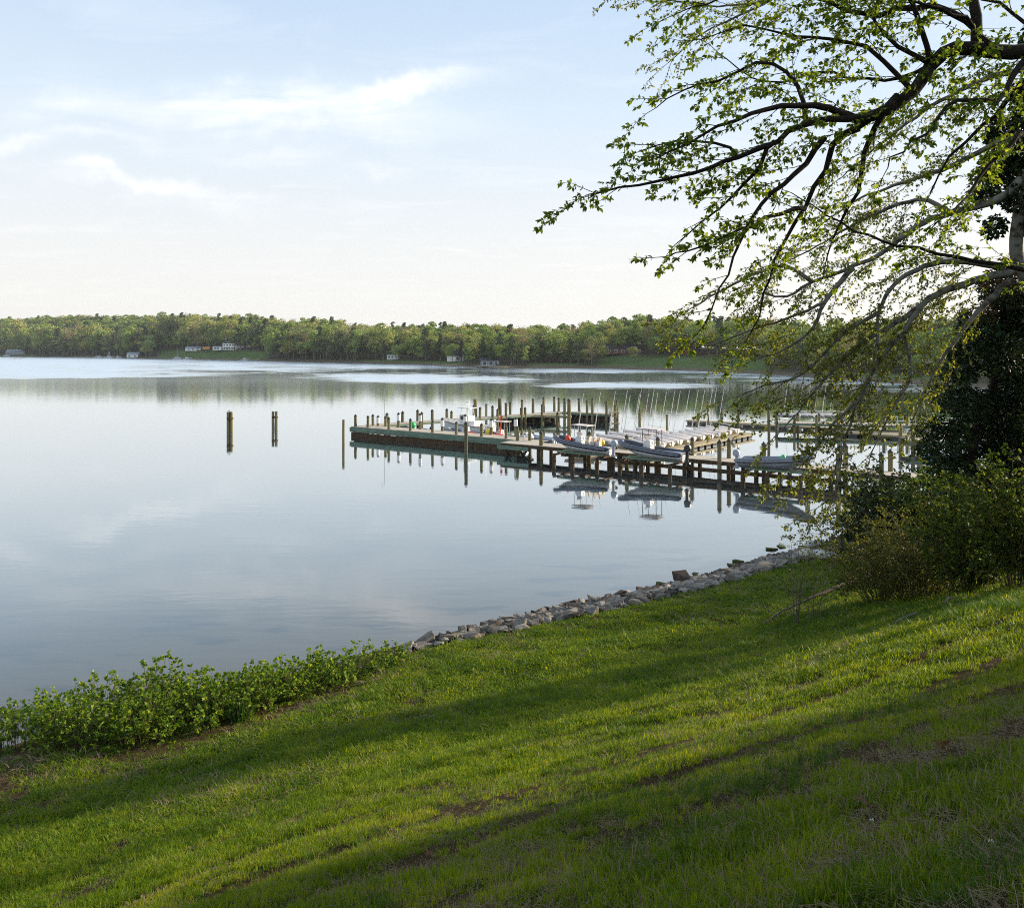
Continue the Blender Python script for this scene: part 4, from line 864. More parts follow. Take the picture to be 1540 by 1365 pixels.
def workboat():
    p = W(700, 652); e = empty('workboat', (p.x, p.y, -.2), RZ + math.pi, label='white workboat with radar mast and open helm in the basin', cat='workboat')
    rings = []
    for t in np.linspace(0, 1, 12):
        x = -4.0 + 8.2 * t; wv = 1.35 * (1 if t < .5 else math.sqrt(max(.001, 1 - ((t - .5) / .5) ** 2.2))); sh = 1.35 + .75 * t ** 2; k = -.25 + .9 * max(0, (t - .6) / .4) ** 2
        rings.append([(x, -wv, sh), (x, -wv * .92, sh * .45 + k * .4), (x, -wv * .5, .05 + k), (x, 0, k - .1), (x, wv * .5, .05 + k), (x, wv * .92, sh * .45 + k * .4), (x, wv, sh)])
    m = MB(); m.loft(rings); m.build('hull', M['white_hull'], e, smooth=False)
    for s in (-1, 1):
        m = MB(); m.loft([[(r[0][0], s * (abs(r[0][1]) + .02), r[0][2] - .1), (r[0][0], s * (abs(r[0][1]) + .07), r[0][2] - .1), (r[0][0], s * (abs(r[0][1]) + .07), r[0][2]), (r[0][0], s * (abs(r[0][1]) + .02), r[0][2])] for r in rings], close=True); m.build('rail', M['grey_tube'], e)
        m = MB(); m.box((-.5, s * 1.37, .75), (5.6, .04, .12)); m.build('stripe', M['grey_lt'], e)
    m = MB(); m.box((-.3, 0, 1.9), (1.5, 1.3, 1.3)); m.box((-1.6, 0, 1.6), (.9, 1.4, .7)); m.build('helm', M['white_hull'], e)
    m = MB(); m.box((.46, 0, 2.35), (.06, 1.2, .55)); m.box((-.3, -.67, 2.3), (1.1, .05, .5)); m.box((-.3, .67, 2.3), (1.1, .05, .5)); m.build('window', M['pane'], e)
    m = MB(); 
    for x in (.3, -1.0):
        for y in (-.6, .6): m.tube([(x, y, 2.4), (x * .8, y * .9, 3.5)], .04, 6)
    m.box((-.35, 0, 3.55), (2.0, 1.5, .1)); m.tube([(-.4, 0, 3.6), (-.4, 0, 4.3)], .05, 6); m.box((-.4, 0, 4.0), (.1, .9, .06)); tt = m.build('hardtop', M['white'], e)
    m = MB(); m.tube([(-.4, 0, 4.3), (-.4, 0, 4.42)], .28, 12); m.build('radar', M['white'], tt)
    m = MB(); 
    for (x, y, hgt_) in ((-2.6, -1, 5.6), (.6, .8, 3.9)): m.tube([(x, y, 1.3), (x, y, hgt_)], .018, 4)
    m.build('antenna', M['alu'], e)
    m = MB(); m.loft([[(x - 4.35, y, z_) for (x, z_) in ((-.32, 1.2), (.22, 1.2), (.26, 1.65), (.05, 1.9), (-.28, 1.8), (-.38, 1.5))] for y in (-.25, .25)], close=True); m.box((-4.3, 0, .6), (.25, .16, 1.4)); m.build('outboard', M['outboard_grey'], e)
workboat()

# sailing dinghies
def make_dinghy():
    e = empty('sailing_dinghy', (0, 0, 0)); Ld = 4.2; rings = []
    for t in np.linspace(0, 1, 9):
        x = -Ld / 2 + Ld * t; wv = .78 * (.88 + .12 * math.sin(t * 3)) * (1 if t < .45 else math.sqrt(max(.002, 1 - ((t - .45) / .56) ** 2))); k = .02 + .25 * max(0, (t - .6) / .4) ** 2
        rings.append([(x, -wv, .50), (x, -wv * .8, .2 + k), (x, 0, k), (x, wv * .8, .2 + k), (x, wv, .50)])
    m = MB(); m.loft(rings); m.build('hull', M['cream'], e)
    rg = []
    for i, r in enumerate(rings):
        x = r[0][0]; wv = abs(r[0][1]) + .03; pk = .56 + .16 * math.sin(min(1, i / 6) * math.pi * .8); rg.append([(x, -wv, .42), (x, -wv * .97, .53), (x, -wv * .4, pk - .03), (x, 0, pk), (x, wv * .4, pk - .03), (x, wv * .97, .53), (x, wv, .42)])
    m = MB(); m.loft(rg, cap=True); m.build('cover', M['grey_cover'], e)
    rk = .13; mx = .55; Hm = 5.6
    m = MB(); m.tube([(mx, 0, .5), (mx - rk * Hm * .5, 0, Hm * .5 + .4), (mx - rk * Hm, 0, Hm)], [.042, .036, .022], 6); ms = m.build('mast', M['mast'], e)
    m = MB(); hx = mx - rk * Hm * .78
    for q in ((2.0, 0, .55), (.35, -.72, .5), (.35, .72, .5)): m.tube([(hx, 0, Hm * .8), q], .006, 3)
    m.build('shroud', M['alu'], ms)
    m = MB(); m.tube([(mx - .1, 0, 1.1), (-1.7, 0, .95)], .035, 6); m.build('boom', M['mast'], e)
    m = MB(); m.box((-2.13, 0, .32), (.08, .3, .5)); m.build('rudder', M['white'], e)
    return e
proto = make_dinghy(); pk = kids_of(proto); drng = random.Random(5)
GR = 'sailing dinghies stored in rows on the floating docks'
spots = []
for i in range(13): spots.append((36.9 + drng.uniform(-.2, .2), 4.2 + i * 1.95, math.pi, .62))
for i in range(6): spots.append((31.5 + drng.uniform(-.2, .2), 4.2 + i * 3.1, math.pi, .62))
first = True
for (u, v, rr, z) in spots:
    o = proto if first else copy_tree(proto, pk)
    p = UV(u, v, z); o.location = p; o.rotation_euler = (drng.uniform(-.02, .02), R(-2) , RZ + rr + drng.uniform(-.04, .04))
    tag(o, 'grey covered white dinghy in the right hand row with its mast up' if u > 34 else 'grey covered white dinghy in the left row nearer the wave wall', 'sailboat', GR + (' right row' if u > 34 else ' left row')); first = False
for i in range(7):
    o = copy_tree(proto, pk); p = W(1196 + i * 12, 634, 0) + Vector((0, 4, 0)); p.z = .3; o.location = p; o.rotation_euler = (0, 0, RZ + math.pi + drng.uniform(-.1, .1))
    tag(o, 'moored dinghy with bare mast behind the hanging branches', 'sailboat', 'dinghies behind the branches')
o = copy_tree(proto, pk); p = W(1388, 668, 0); p.z = 1.2; o.location = p; o.rotation_euler = (0, 0, .3); tag(o, 'dinghy on the short dark pier beside the evergreen', 'sailboat'); 
m = MB(); p = W(1405, 690, .5); m.loft([[(p.x + x, p.y + y * .9, .35 + (.55 if abs(y) < .5 else .1)) for y in (-1, -.4, .4, 1)] for x in (-.9, -.3, .6, 1.8)]); m.build('covered_boat', M['blue'], label='boat under a blue tarp beside the evergreen tree', cat='boat')

# ------------------------------------------------------------------ rock revetment
def rock_mesh(seed, mat):
    """broken angular stone: the hull of scattered points"""
    rng = np.random.default_rng(seed); bm = bmesh.new(); n = int(rng.integers(11, 17))
    p = rng.uniform(-1, 1, (n * 3, 3)); p = p[np.argsort(-np.linalg.norm(p * [1, 1, .8], axis=1))][:n]; p /= (np.abs(p).max(axis=1)[:, None] ** .35) * 1.25
    for q in p: bm.verts.new(q)
    r = bmesh.ops.convex_hull(bm, input=list(bm.verts)); bmesh.ops.delete(bm, geom=[v for v in bm.verts if not v.link_faces], context='VERTS')
    bmesh.ops.bevel(bm, geom=list(bm.edges), offset=.05, segments=1, affect='EDGES', clamp_overlap=True); bmesh.ops.recalc_face_normals(bm, faces=list(bm.faces))
    me = bpy.data.meshes.new('stone'); bm.to_mesh(me); bm.free(); me.materials.append(mat); return me
def build_rocks():
    RK = [rock_mesh(i, M['rock']) for i in range(8)] + [rock_mesh(20 + i, M['rock_white']) for i in range(2)]; RD = [rock_mesh(40 + i, M['rock_dark']) for i in range(3)]
    rng = random.Random(4); e = empty('stone_revetment', (8, 38, 0), label='sloping bank of loose grey boulders along the near water edge', cat='stone bank')
    ps = []; tries = 0
    while len(ps) < 1300 and tries < 90000:
        tries += 1; X = rng.uniform(-3.6, 26); dd = rng.uniform(-1.95, 1.9)
        taper = min(1, (X + 4.6) / 7.0)
        if dd < 1.3 - 3.7 * taper: continue
        Y = 31.2 + (.648 * X - dd + 1.7 * math.exp(-((X + 4) / 7) ** 2)) / .762
        r = rng.uniform(.10, .30) * (1.35 if rng.random() < .25 else 1) * (1.15 if rng.random() < .15 else .9)
        if any((X - q[0]) ** 2 + (Y - q[1]) ** 2 < (.55 * (r + q[2])) ** 2 for q in ps): continue
        ps.append((X, Y, r, dd))
    ps.sort(key=lambda q: q[1]); stuff = MB()
    for i, (X, Y, r, dd) in enumerate(ps):
        z = float(hgt(X, Y)); me = rng.choice(RD if (dd < -1.0 and rng.random() < .75) else RK)
        sc = (r * rng.uniform(1.0, 1.9), r * rng.uniform(.8, 1.2), r * rng.uniform(.4, .75)); rot = (rng.uniform(-.4, .4), rng.uniform(-.4, .4), rng.uniform(0, 6.28))
        if i < 300: o = link('stone', me, e, Vector((X - 8, Y - 38, z + r * .18 + .05))); o.scale = sc; o.rotation_euler = rot
        else:
            Mx = Matrix.LocRotScale(Vector((X, Y, z + r * .18 + .05)), Euler(rot), Vector(sc)); idx = {RK[j]: j for j in range(len(RK))}
            stuff.add([Mx @ v.co for v in me.vertices], [tuple(p.vertices) for p in me.polygons], 0 if me in RK[:8] else (1 if me in RK else 2))
    o = stuff.build('far_stones', [M['rock'], M['rock_white'], M['rock_dark']], e, kind='stuff', loc=(-8, -38, 0))
    def boulder(px, py, z, r, label, mat='rock_dark', seed=3, sq=(1.2, .9, .9)):
        p = W(px, py, z); o = link('boulder', rock_mesh(seed + 70, M[mat]), loc=(p.x, p.y, z), label=label, cat='boulder'); o.scale = (r * sq[0], r * sq[1], r * sq[2]); o.rotation_euler = (.1, .2, seed)
    boulder(935, 896, .25, .34, 'black angular boulder standing at the water edge left of the seaweed', seed=3)
    boulder(1027, 871, .25, .5, 'flat brown boulder lying on the rocks at the water edge', seed=5, sq=(1.4, .9, .6))
    boulder(662, 972, .35, .38, 'dark brown boulder at the left end of the stone bank', seed=8); boulder(641, 975, .3, .25, 'small dark boulder beyond the left end of the stones', seed=9)
    for k, (px, py, r) in enumerate([(998, 877, .35), (1046, 862, .22), (908, 902, .3), (826, 926, .25), (880, 915, .3), (836, 922, .3), (740, 953, .25), (760, 948, .25), (1100, 848, .3), (1110, 843, .3), (1160, 824, .35), (1175, 821, .3), (875, 918, .26)]):
        p = W(px, py, .06); me = rock_mesh(90 + k, M['algae']); o = link('seaweed_clump', me, loc=(p.x, p.y, .04), label='green seaweed covered lump at the water edge of the stones', cat='seaweed', group='seaweed lumps along the stones'); o.scale = (r * 1.3, r * .9, r * .24); o.rotation_euler = (0, 0, k)
build_rocks()
def bag(p, l, rz, label):
    m = MB(); pts = [Vector((t * l / 2, .03 * math.sin(t * 5), .02 * math.sin(t * 9))) for t in np.linspace(-1, 1, 11)]; rad = [.05, .2, .26, .27, .25, .27, .28, .26, .27, .2, .05]
    m.tube(pts, rad, 12); o = m.build('sandbag_tube', M['bag'], smooth=True, label=label, cat='sandbag'); o.location = p; o.rotation_euler = (0, R(2), rz); o.scale = (1, 1, .8)
p = W(1228, 833, 1.35); bag(p, 1.7, R(-12), 'white filled bag lying at the top of the stones by the bushes, nearer one')
p = W(1246, 836, 1.35); bag(p, 1.2, R(-30), 'short white bag half under the bush twigs, right of the nearer one')
p = W(1228, 818, 1.0); bag(p, 1.4, R(15), 'white filled bag farther down among the stones behind twigs')

# ------------------------------------------------------------------ leaves and plants
SHAPES = {
 'simple': (np.array([(0, -.5), (.27, -.22), (.26, .08), (0, .6), (-.26, .08), (-.27, -.22)]), .1),
 'heart': (np.array([(0, -.38), (.36, -.48), (.46, -.1), (.26, .25), (0, .62), (-.26, .25), (-.46, -.1), (-.36, -.48)]), .12),
 'lobed': (np.array([(0, -.45), (.26, -.38), (.4, -.12), (.26, .02), (.24, .25), (.08, .38), (0, .7), (-.08, .38), (-.24, .25), (-.26, .02), (-.4, -.12), (-.26, -.38)]), .1),
 'quad': (np.array([(0, -.5), (.35, 0), (0, .5), (-.35, 0)]), .05)}
def leaves(name, P, Dr, size, shape, mat, parent=None, up=(0, 0, 1), wild=.5, seed=0, **k):
    """P (n,3) leaf bases; Dr (n,3) pointing direction of each leaf"""
    rng = np.random.default_rng(seed); P = np.asarray(P, float); n = len(P); Dr = np.asarray(Dr, float) + rng.normal(0, .25, (n, 3)); Dr /= np.linalg.norm(Dr, axis=1)[:, None] + 1e-9
    nm = np.array(up)[None] + rng.normal(0, wild, (n, 3)); sd_ = np.cross(Dr, nm); sd_ /= np.linalg.norm(sd_, axis=1)[:, None] + 1e-9; nn = np.cross(sd_, Dr)
    sh, fold = SHAPES[shape]; s = (np.asarray(size) * rng.uniform(.65, 1.3, n))[:, None]
    V = np.stack([P + Dr * s * (y + .5) + sd_ * s * x + nn * s * (abs(x) * .35 - fold * abs(y)) for (x, y) in sh], 1)
    q = len(sh); 
    o = link(name, np_mesh(name, V.reshape(-1, 3), np.arange(n * q).reshape(n, q), q, mat), parent, kind='stuff', **k); return o
class Tree:
    def __init__(s, seed): s.r = random.Random(seed); s.wood = MB(); s.fine = MB(); s.P = []; s.D = []; s.per = 1
    def smooth(s, pts, step=.18):
        out = []; n = len(pts)
        for i in range(n - 1):
            p0, p1, p2, p3 = pts[max(i - 1, 0)], pts[i], pts[i + 1], pts[min(i + 2, n - 1)]; k = max(2, int((p2 - p1).length / step))
            for j in range(k):
                t = j / k; out.append(.5 * ((2 * p1) + (p2 - p0) * t + (2 * p0 - 5 * p1 + 4 * p2 - p3) * t * t + (3 * p1 - p0 - 3 * p2 + p3) * t ** 3))
        out.append(pts[-1]); return out
    def rv(s): return Vector((s.r.gauss(0, 1), s.r.gauss(0, 1), s.r.gauss(0, 1))).normalized()
    def limb(s, pts, r0, r1, mb=None, sides=9, wob=.02):
        q = s.smooth([Vector(p) for p in pts]); n = len(q); q = [p + s.rv() * wob * s.r.random() for p in q]
        (mb or s.wood).tube(q, [r0 + (r1 - r0) * (i / (n - 1)) ** .8 for i in range(n)], sides); return q
    def twig(s, p, d, ln, r, lv, bias, droop, leafgap, sub, leafless=.0):
        """one wandering shoot with side shoots and leaves"""
        st = .09 if lv == 2 else .07; n = max(3, int(ln / st)); st = ln / n; q = [p.copy()]; d = d.normalized(); acc = s.r.uniform(0, sub) ; la = 0
        for i in range(n):
            d = (d + s.rv() * .22 + bias * .06 + Vector((0, 0, -droop * .05))).normalized(); p = p + d * st; q.append(p.copy()); t = i / n
            acc -= st; la -= st
            if lv < 3 and acc <= 0 and t > .1:
                acc = sub * s.r.uniform(.6, 1.4); sd_ = d.cross(Vector((0, 0, 1))); sd_ = sd_.normalized() if sd_.length > .01 else s.rv()
                nd = (d * .75 + sd_ * s.r.choice((-1, 1)) * s.r.uniform(.4, 1.0) + s.rv() * .35 + Vector((0, 0, -.15 * droop))).normalized()
                s.twig(p.copy(), nd, ln * s.r.uniform(.25, .55) * (1 - .4 * t), r * .5, lv + 1, bias, droop, leafgap, sub, leafless)
            if la <= 0 and t > leafless * (1 if lv < 3 else .3):
                la = leafgap * s.r.uniform(.6, 1.4); a = s.r.uniform(0, 6.28); o = d.orthogonal().normalized(); b = d.cross(o)
                
                for kk in range(s.per):
                    a2 = a + kk * 2.6; s.P.append(tuple(p + s.rv() * .006)); s.D.append(tuple(d * .6 + (o * math.cos(a2) + b * math.sin(a2)) * .8 + Vector((0, 0, -.25))))
        (s.fine).tube(q[::2] + ([q[-1]] if len(q) % 2 == 0 else []), [max(r * (1 - .8 * i / max(1, len(q[::2]))), .0016) for i in range(len(q[::2]) + (1 if len(q) % 2 == 0 else 0))], 4 if lv == 1 else 3, cap=False)
        for _ in range(2): s.P.append(tuple(p)); s.D.append(tuple(d + s.rv() * .5))
    def clothe(s, q, gap, ln, r, bias, droop, leafgap, sub, t0=.1, spread=1.0, taper=.5, leafless=.1):
        acc = 0; n = len(q); tot = sum((q[i + 1] - q[i]).length for i in range(n - 1)); run = 0
        for i in range(1, n - 1):
            st = (q[i] - q[i - 1]).length; run += st; acc -= st; t = run / tot
            if t < t0: continue
            if acc <= 0:
                acc = gap * s.r.uniform(.5, 1.5); d = (q[i + 1] - q[i - 1]).normalized(); side = s.rv(); side = (side - d * side.dot(d)).normalized()
                nd = (d * .7 + side * spread * s.r.uniform(.5, 1.1) + bias * .5).normalized()
                s.twig(q[i].copy(), nd, ln * s.r.uniform(.5, 1.25) * (1 - taper * t), r, 2 if ln < .55 else 1, bias, droop, leafgap, sub, leafless)
        d = (q[-1] - q[-3]).normalized(); s.twig(q[-1].copy(), d, ln * .6, r, 1, bias, droop, leafgap, sub, 0)
def G(X, Y): return float(hgt(X, Y))
def ground_Y(px, py):
    k = (py - YH) / F; Y = 1.5
    while Y < 70 and H - k * Y > G((px - 770) * Y / F, Y): Y += .04
    return Y
def build_tree_a():
    T = Tree(21); T.per = 2; e = empty('overhanging_tree', (9.2, 10.5, G(9.2, 10.5)), label='big dark limbed tree with fresh green leaves reaching in from the right', cat='tree'); off = -e.location
    tr = [(9.2, 10.5, G(9.2, 10.5) - .3), (9.1, 10.4, 11.0), (8.7, 10.3, 13.2), (8.3, 10.2, 15.5), (8.0, 10.6, 18.5)]; T.limb(tr, .45, .2, sides=14)
    Y = 10.2; B = Vector((-1, -.05, -.14))
    def l(pts, ys): n = len(pts); return [L(px, py, ys[0] + (ys[1] - ys[0]) * i / max(1, n - 1)) for i, (px, py) in enumerate(pts)]
    jobs = [  # points, depth range, r0, r1, gap, twig length
     ([(1830, 60), (1700, 90), (1600, 78), (1500, 78), (1440, 72), (1400, 95), (1372, 140), (1330, 165), (1290, 188)], (10.3, 10), .13, .062, .30, 1.3, .3),
     ([(1350, 150), (1300, 178), (1215, 186), (1165, 212), (1110, 236), (1040, 260), (960, 279), (910, 288), (885, 293)], (10, 9.4), .050, .007, .16, 1.0, .05),
     ([(1290, 188), (1252, 218), (1238, 258), (1212, 310), (1175, 370), (1150, 440), (1130, 500)], (10, 10.4), .045, .007, .19, 1.0, .05),
     ([(1240, 212), (1195, 262), (1145, 308), (1112, 365), (1085, 430), (1060, 490)], (10, 9.2), .038, .006, .18, .9, .05),
     ([(1215, 190), (1208, 155), (1165, 92), (1100, 112), (1030, 135), (985, 165)], (10, 10.6), .034, .006, .17, 1.0, .1),
     ([(1290, 180), (1225, 160), (1150, 168), (1060, 200), (990, 235)], (10, 9), .05, .006, .17, .9, .1),
     ([(1370, 140), (1330, 90), (1270, 60), (1200, 55), (1120, 40), (1060, 60)], (10.1, 10.9), .034, .006, .18, 1.1, .1),
     ([(1400, 95), (1380, 30), (1340, -40), (1250, -80), (1150, -70)], (10.1, 9.4), .035, .01, .22, 1.1, .1),
     ([(1470, 75), (1462, 0), (1430, -120), (1400, -260)], (10.2, 10.2), .07, .03, .3, 1.2, .05),
     ([(1165, 212), (1120, 275), (1060, 330), (1010, 372)], (9.7, 10.3), .03, .005, .16, .7, .05),
     ([(1212, 310), (1150, 330), (1080, 360), (1000, 385)], (10.1, 9.2), .03, .005, .15, .7, .05),
     ([(1700, 90), (1600, 130), (1530, 135), (1480, 190), (1430, 235), (1395, 290)], (10.3, 11.3), .07, .008, .26, .9, .1),
     ([(1830, 470), (1700, 430), (1540, 406), (1440, 387), (1350, 368), (1265, 335), (1190, 290)], (10.2, 11), .055, .006, .2, .75, .1),
     ([(1400, 95), (1330, 50), (1300, 0), (1250, -30)], (10.1, 10.8), .034, .008, .2, 1., .05),
     ([(1500, 78), (1450, 30), (1380, 0), (1320, -20)], (10.1, 9.2), .034, .008, .22, 1., .05),
     ([(1540, 90), (1500, 150), (1440, 150), (1390, 200), (1330, 250)], (10.1, 9.0), .04, .006, .22, .8, .1),
     ([(1600, 78), (1540, 30), (1460, -10), (1390, -20)], (10.4, 11.5), .034, .008, .2, 1.1, .05),
     ([(1440, 72), (1380, 110), (1300, 120), (1230, 110), (1150, 125), (1080, 80)], (10.6, 11.4), .028, .006, .17, 1.1, .05),
     ([(1330, 165), (1300, 230), (1290, 290), (1260, 340), (1240, 400)], (10, 11.2), .04, .006, .17, .9, .05),
     ([(1600, 120), (1560, 180), (1500, 230), (1450, 300), (1400, 340)], (10.5, 9.2), .05, .006, .18, .9, .05),
     ([(1470, 40), (1400, 10), (1300, 20), (1220, 0), (1120, -10), (1020, 20)], (10.5, 10.2), .05, .006, .18, 1.1, .05),
     ([(1110, 236), (1075, 215), (1020, 215), (965, 225)], (9.8, 9.3), .022, .005, .14, .7, .05)]
    for pts, ys, r0, r1, gap, ln, t0 in jobs:
        q = T.limb(l(pts, ys), r0, r1, wob=.045); T.clothe(q, gap * .34, ln * .95, .006, B, .7, .017, .085, t0, spread=.9)
    for m_, nm in ((T.wood, 'trunk_and_limbs'), (T.fine, 'twigs')):
        o = m_.build(nm, M['bark_dark'], e, smooth=True, loc=off)
        if nm == 'twigs': o['kind'] = 'stuff'
    leaves('foliage', T.P, T.D, .052, 'simple', M['leafA'], e, seed=1, loc=off, wild=.65)
    print('tree A leaves', len(T.P))
build_tree_a()
def build_tree_b():
    T = Tree(33); T.per = 2; X0, Y0 = 13.2, 19.0; e = empty('sycamore_tree', (X0, Y0, G(X0, Y0)), label='pale barked sycamore with small new leaves arching over the boats', cat='tree'); off = -e.location
    T.limb([(X0, Y0, G(X0, Y0) - .3), L(1600, 500, 19), L(1535, 405, 19), L(1532, 330, 19), L(1560, 200, 19), L(1570, 0, 19)], .17, .12, sides=14)
    def l(pts, ys): n = len(pts); return [L(px, py, ys[0] + (ys[1] - ys[0]) * i / max(1, n - 1)) for i, (px, py) in enumerate(pts)]
    B = Vector((-.9, -.1, -.22))
    jobs = [
     ([(1510, 405), (1440, 392), (1380, 405), (1342, 432), (1322, 470), (1318, 525), (1300, 590)], (19, 17.5), .09, .015, .26, 1.5),
     ([(1520, 408), (1440, 430), (1390, 455), (1358, 500), (1328, 535), (1292, 600), (1268, 670), (1250, 720)], (19, 17), .10, .012, .26, 1.5),
     ([(1535, 270), (1500, 300), (1430, 320), (1388, 335), (1330, 378), (1282, 402), (1222, 424), (1182, 446), (1140, 440)], (19, 18), .10, .02, .27, 1.5),
     ([(1282, 402), (1240, 455), (1225, 490), (1190, 520), (1140, 540)], (18.3, 17.5), .07, .01, .22, 1.4),
     ([(1222, 424), (1180, 400), (1130, 415), (1080, 440), (1030, 470)], (18.2, 18.8), .05, .008, .22, 1.3),
     ([(1560, 200), (1500, 215), (1430, 250), (1360, 275), (1290, 300), (1220, 350)], (19, 20), .08, .01, .28, 1.5),
     ([(1430, 320), (1380, 300), (1300, 330), (1230, 370), (1170, 400)], (18.6, 20), .06, .01, .26, 1.4),
     ([(1390, 455), (1340, 490), (1290, 520), (1240, 570), (1200, 620), (1170, 650)], (18.5, 17.2), .07, .01, .24, 1.4),
     ([(1358, 500), (1370, 560), (1340, 620), (1310, 680)], (18.3, 17), .05, .008, .24, 1.3),
     ([(1520, 420), (1470, 470), (1430, 520), (1400, 570), (1370, 640)], (19, 17.8), .08, .01, .26, 1.3),
     ([(1322, 470), (1270, 500), (1210, 560), (1150, 580), (1100, 600)], (17.9, 17.5), .05, .008, .2, 1.3),
     ([(1240, 455), (1180, 480), (1120, 500), (1060, 520), (1020, 500)], (17.9, 18.4), .035, .006, .2, 1.2),
     ([(1292, 600), (1250, 640), (1215, 690), (1180, 720)], (17.3, 17.8), .04, .006, .22, 1.2),
     ([(1560, 100), (1480, 120), (1400, 160), (1320, 220), (1260, 270)], (19, 20.5), .08, .01, .3, 1.5),
     ([(1570, -60), (1400, -80), (1250, -60), (1160, 0), (1060, 48), (1005, 95)], (19, 20.5), .1, .01, .3, 1.3),
     ([(1160, 0), (1080, 10), (1000, 0), (930, -10)], (20.3, 20.8), .03, .008, .25, 1.0),
     ([(1268, 670), (1255, 740), (1215, 770)], (17, 16.6), .02, .005, .2, .9)]
    for pts, ys, r0, r1, gap, ln in jobs:
        q = T.limb(l(pts, ys), r0, r1, sides=8, wob=.03); T.clothe(q, gap * .30, ln * .95, .008, B, .9, .042, .11, .08, spread=1.0, taper=.35, leafless=.1)
    T.wood.build('trunk_and_limbs', M['bark_pale'], e, smooth=True, loc=off); o = T.fine.build('twigs', M['bark'], e, loc=off); o['kind'] = 'stuff'
    leaves('foliage', T.P, T.D, .058, 'simple', M['leafB'], e, seed=2, loc=off, wild=.6)
    print('tree B leaves', len(T.P))
build_tree_b()
def blob_leaves(blobs, n, seed):
    rng = np.random.default_rng(seed); B = np.array(blobs, float); wt = B[:, 3] ** 2; idx = rng.choice(len(B), n, p=wt / wt.sum()); d = rng.normal(0, 1, (n, 3)); d /= np.linalg.norm(d, axis=1)[:, None]
    return B[idx, :3] + d * (B[idx, 3] * rng.random(n) ** .4)[:, None], d * [1, 1, .4] + [0, 0, -.3]
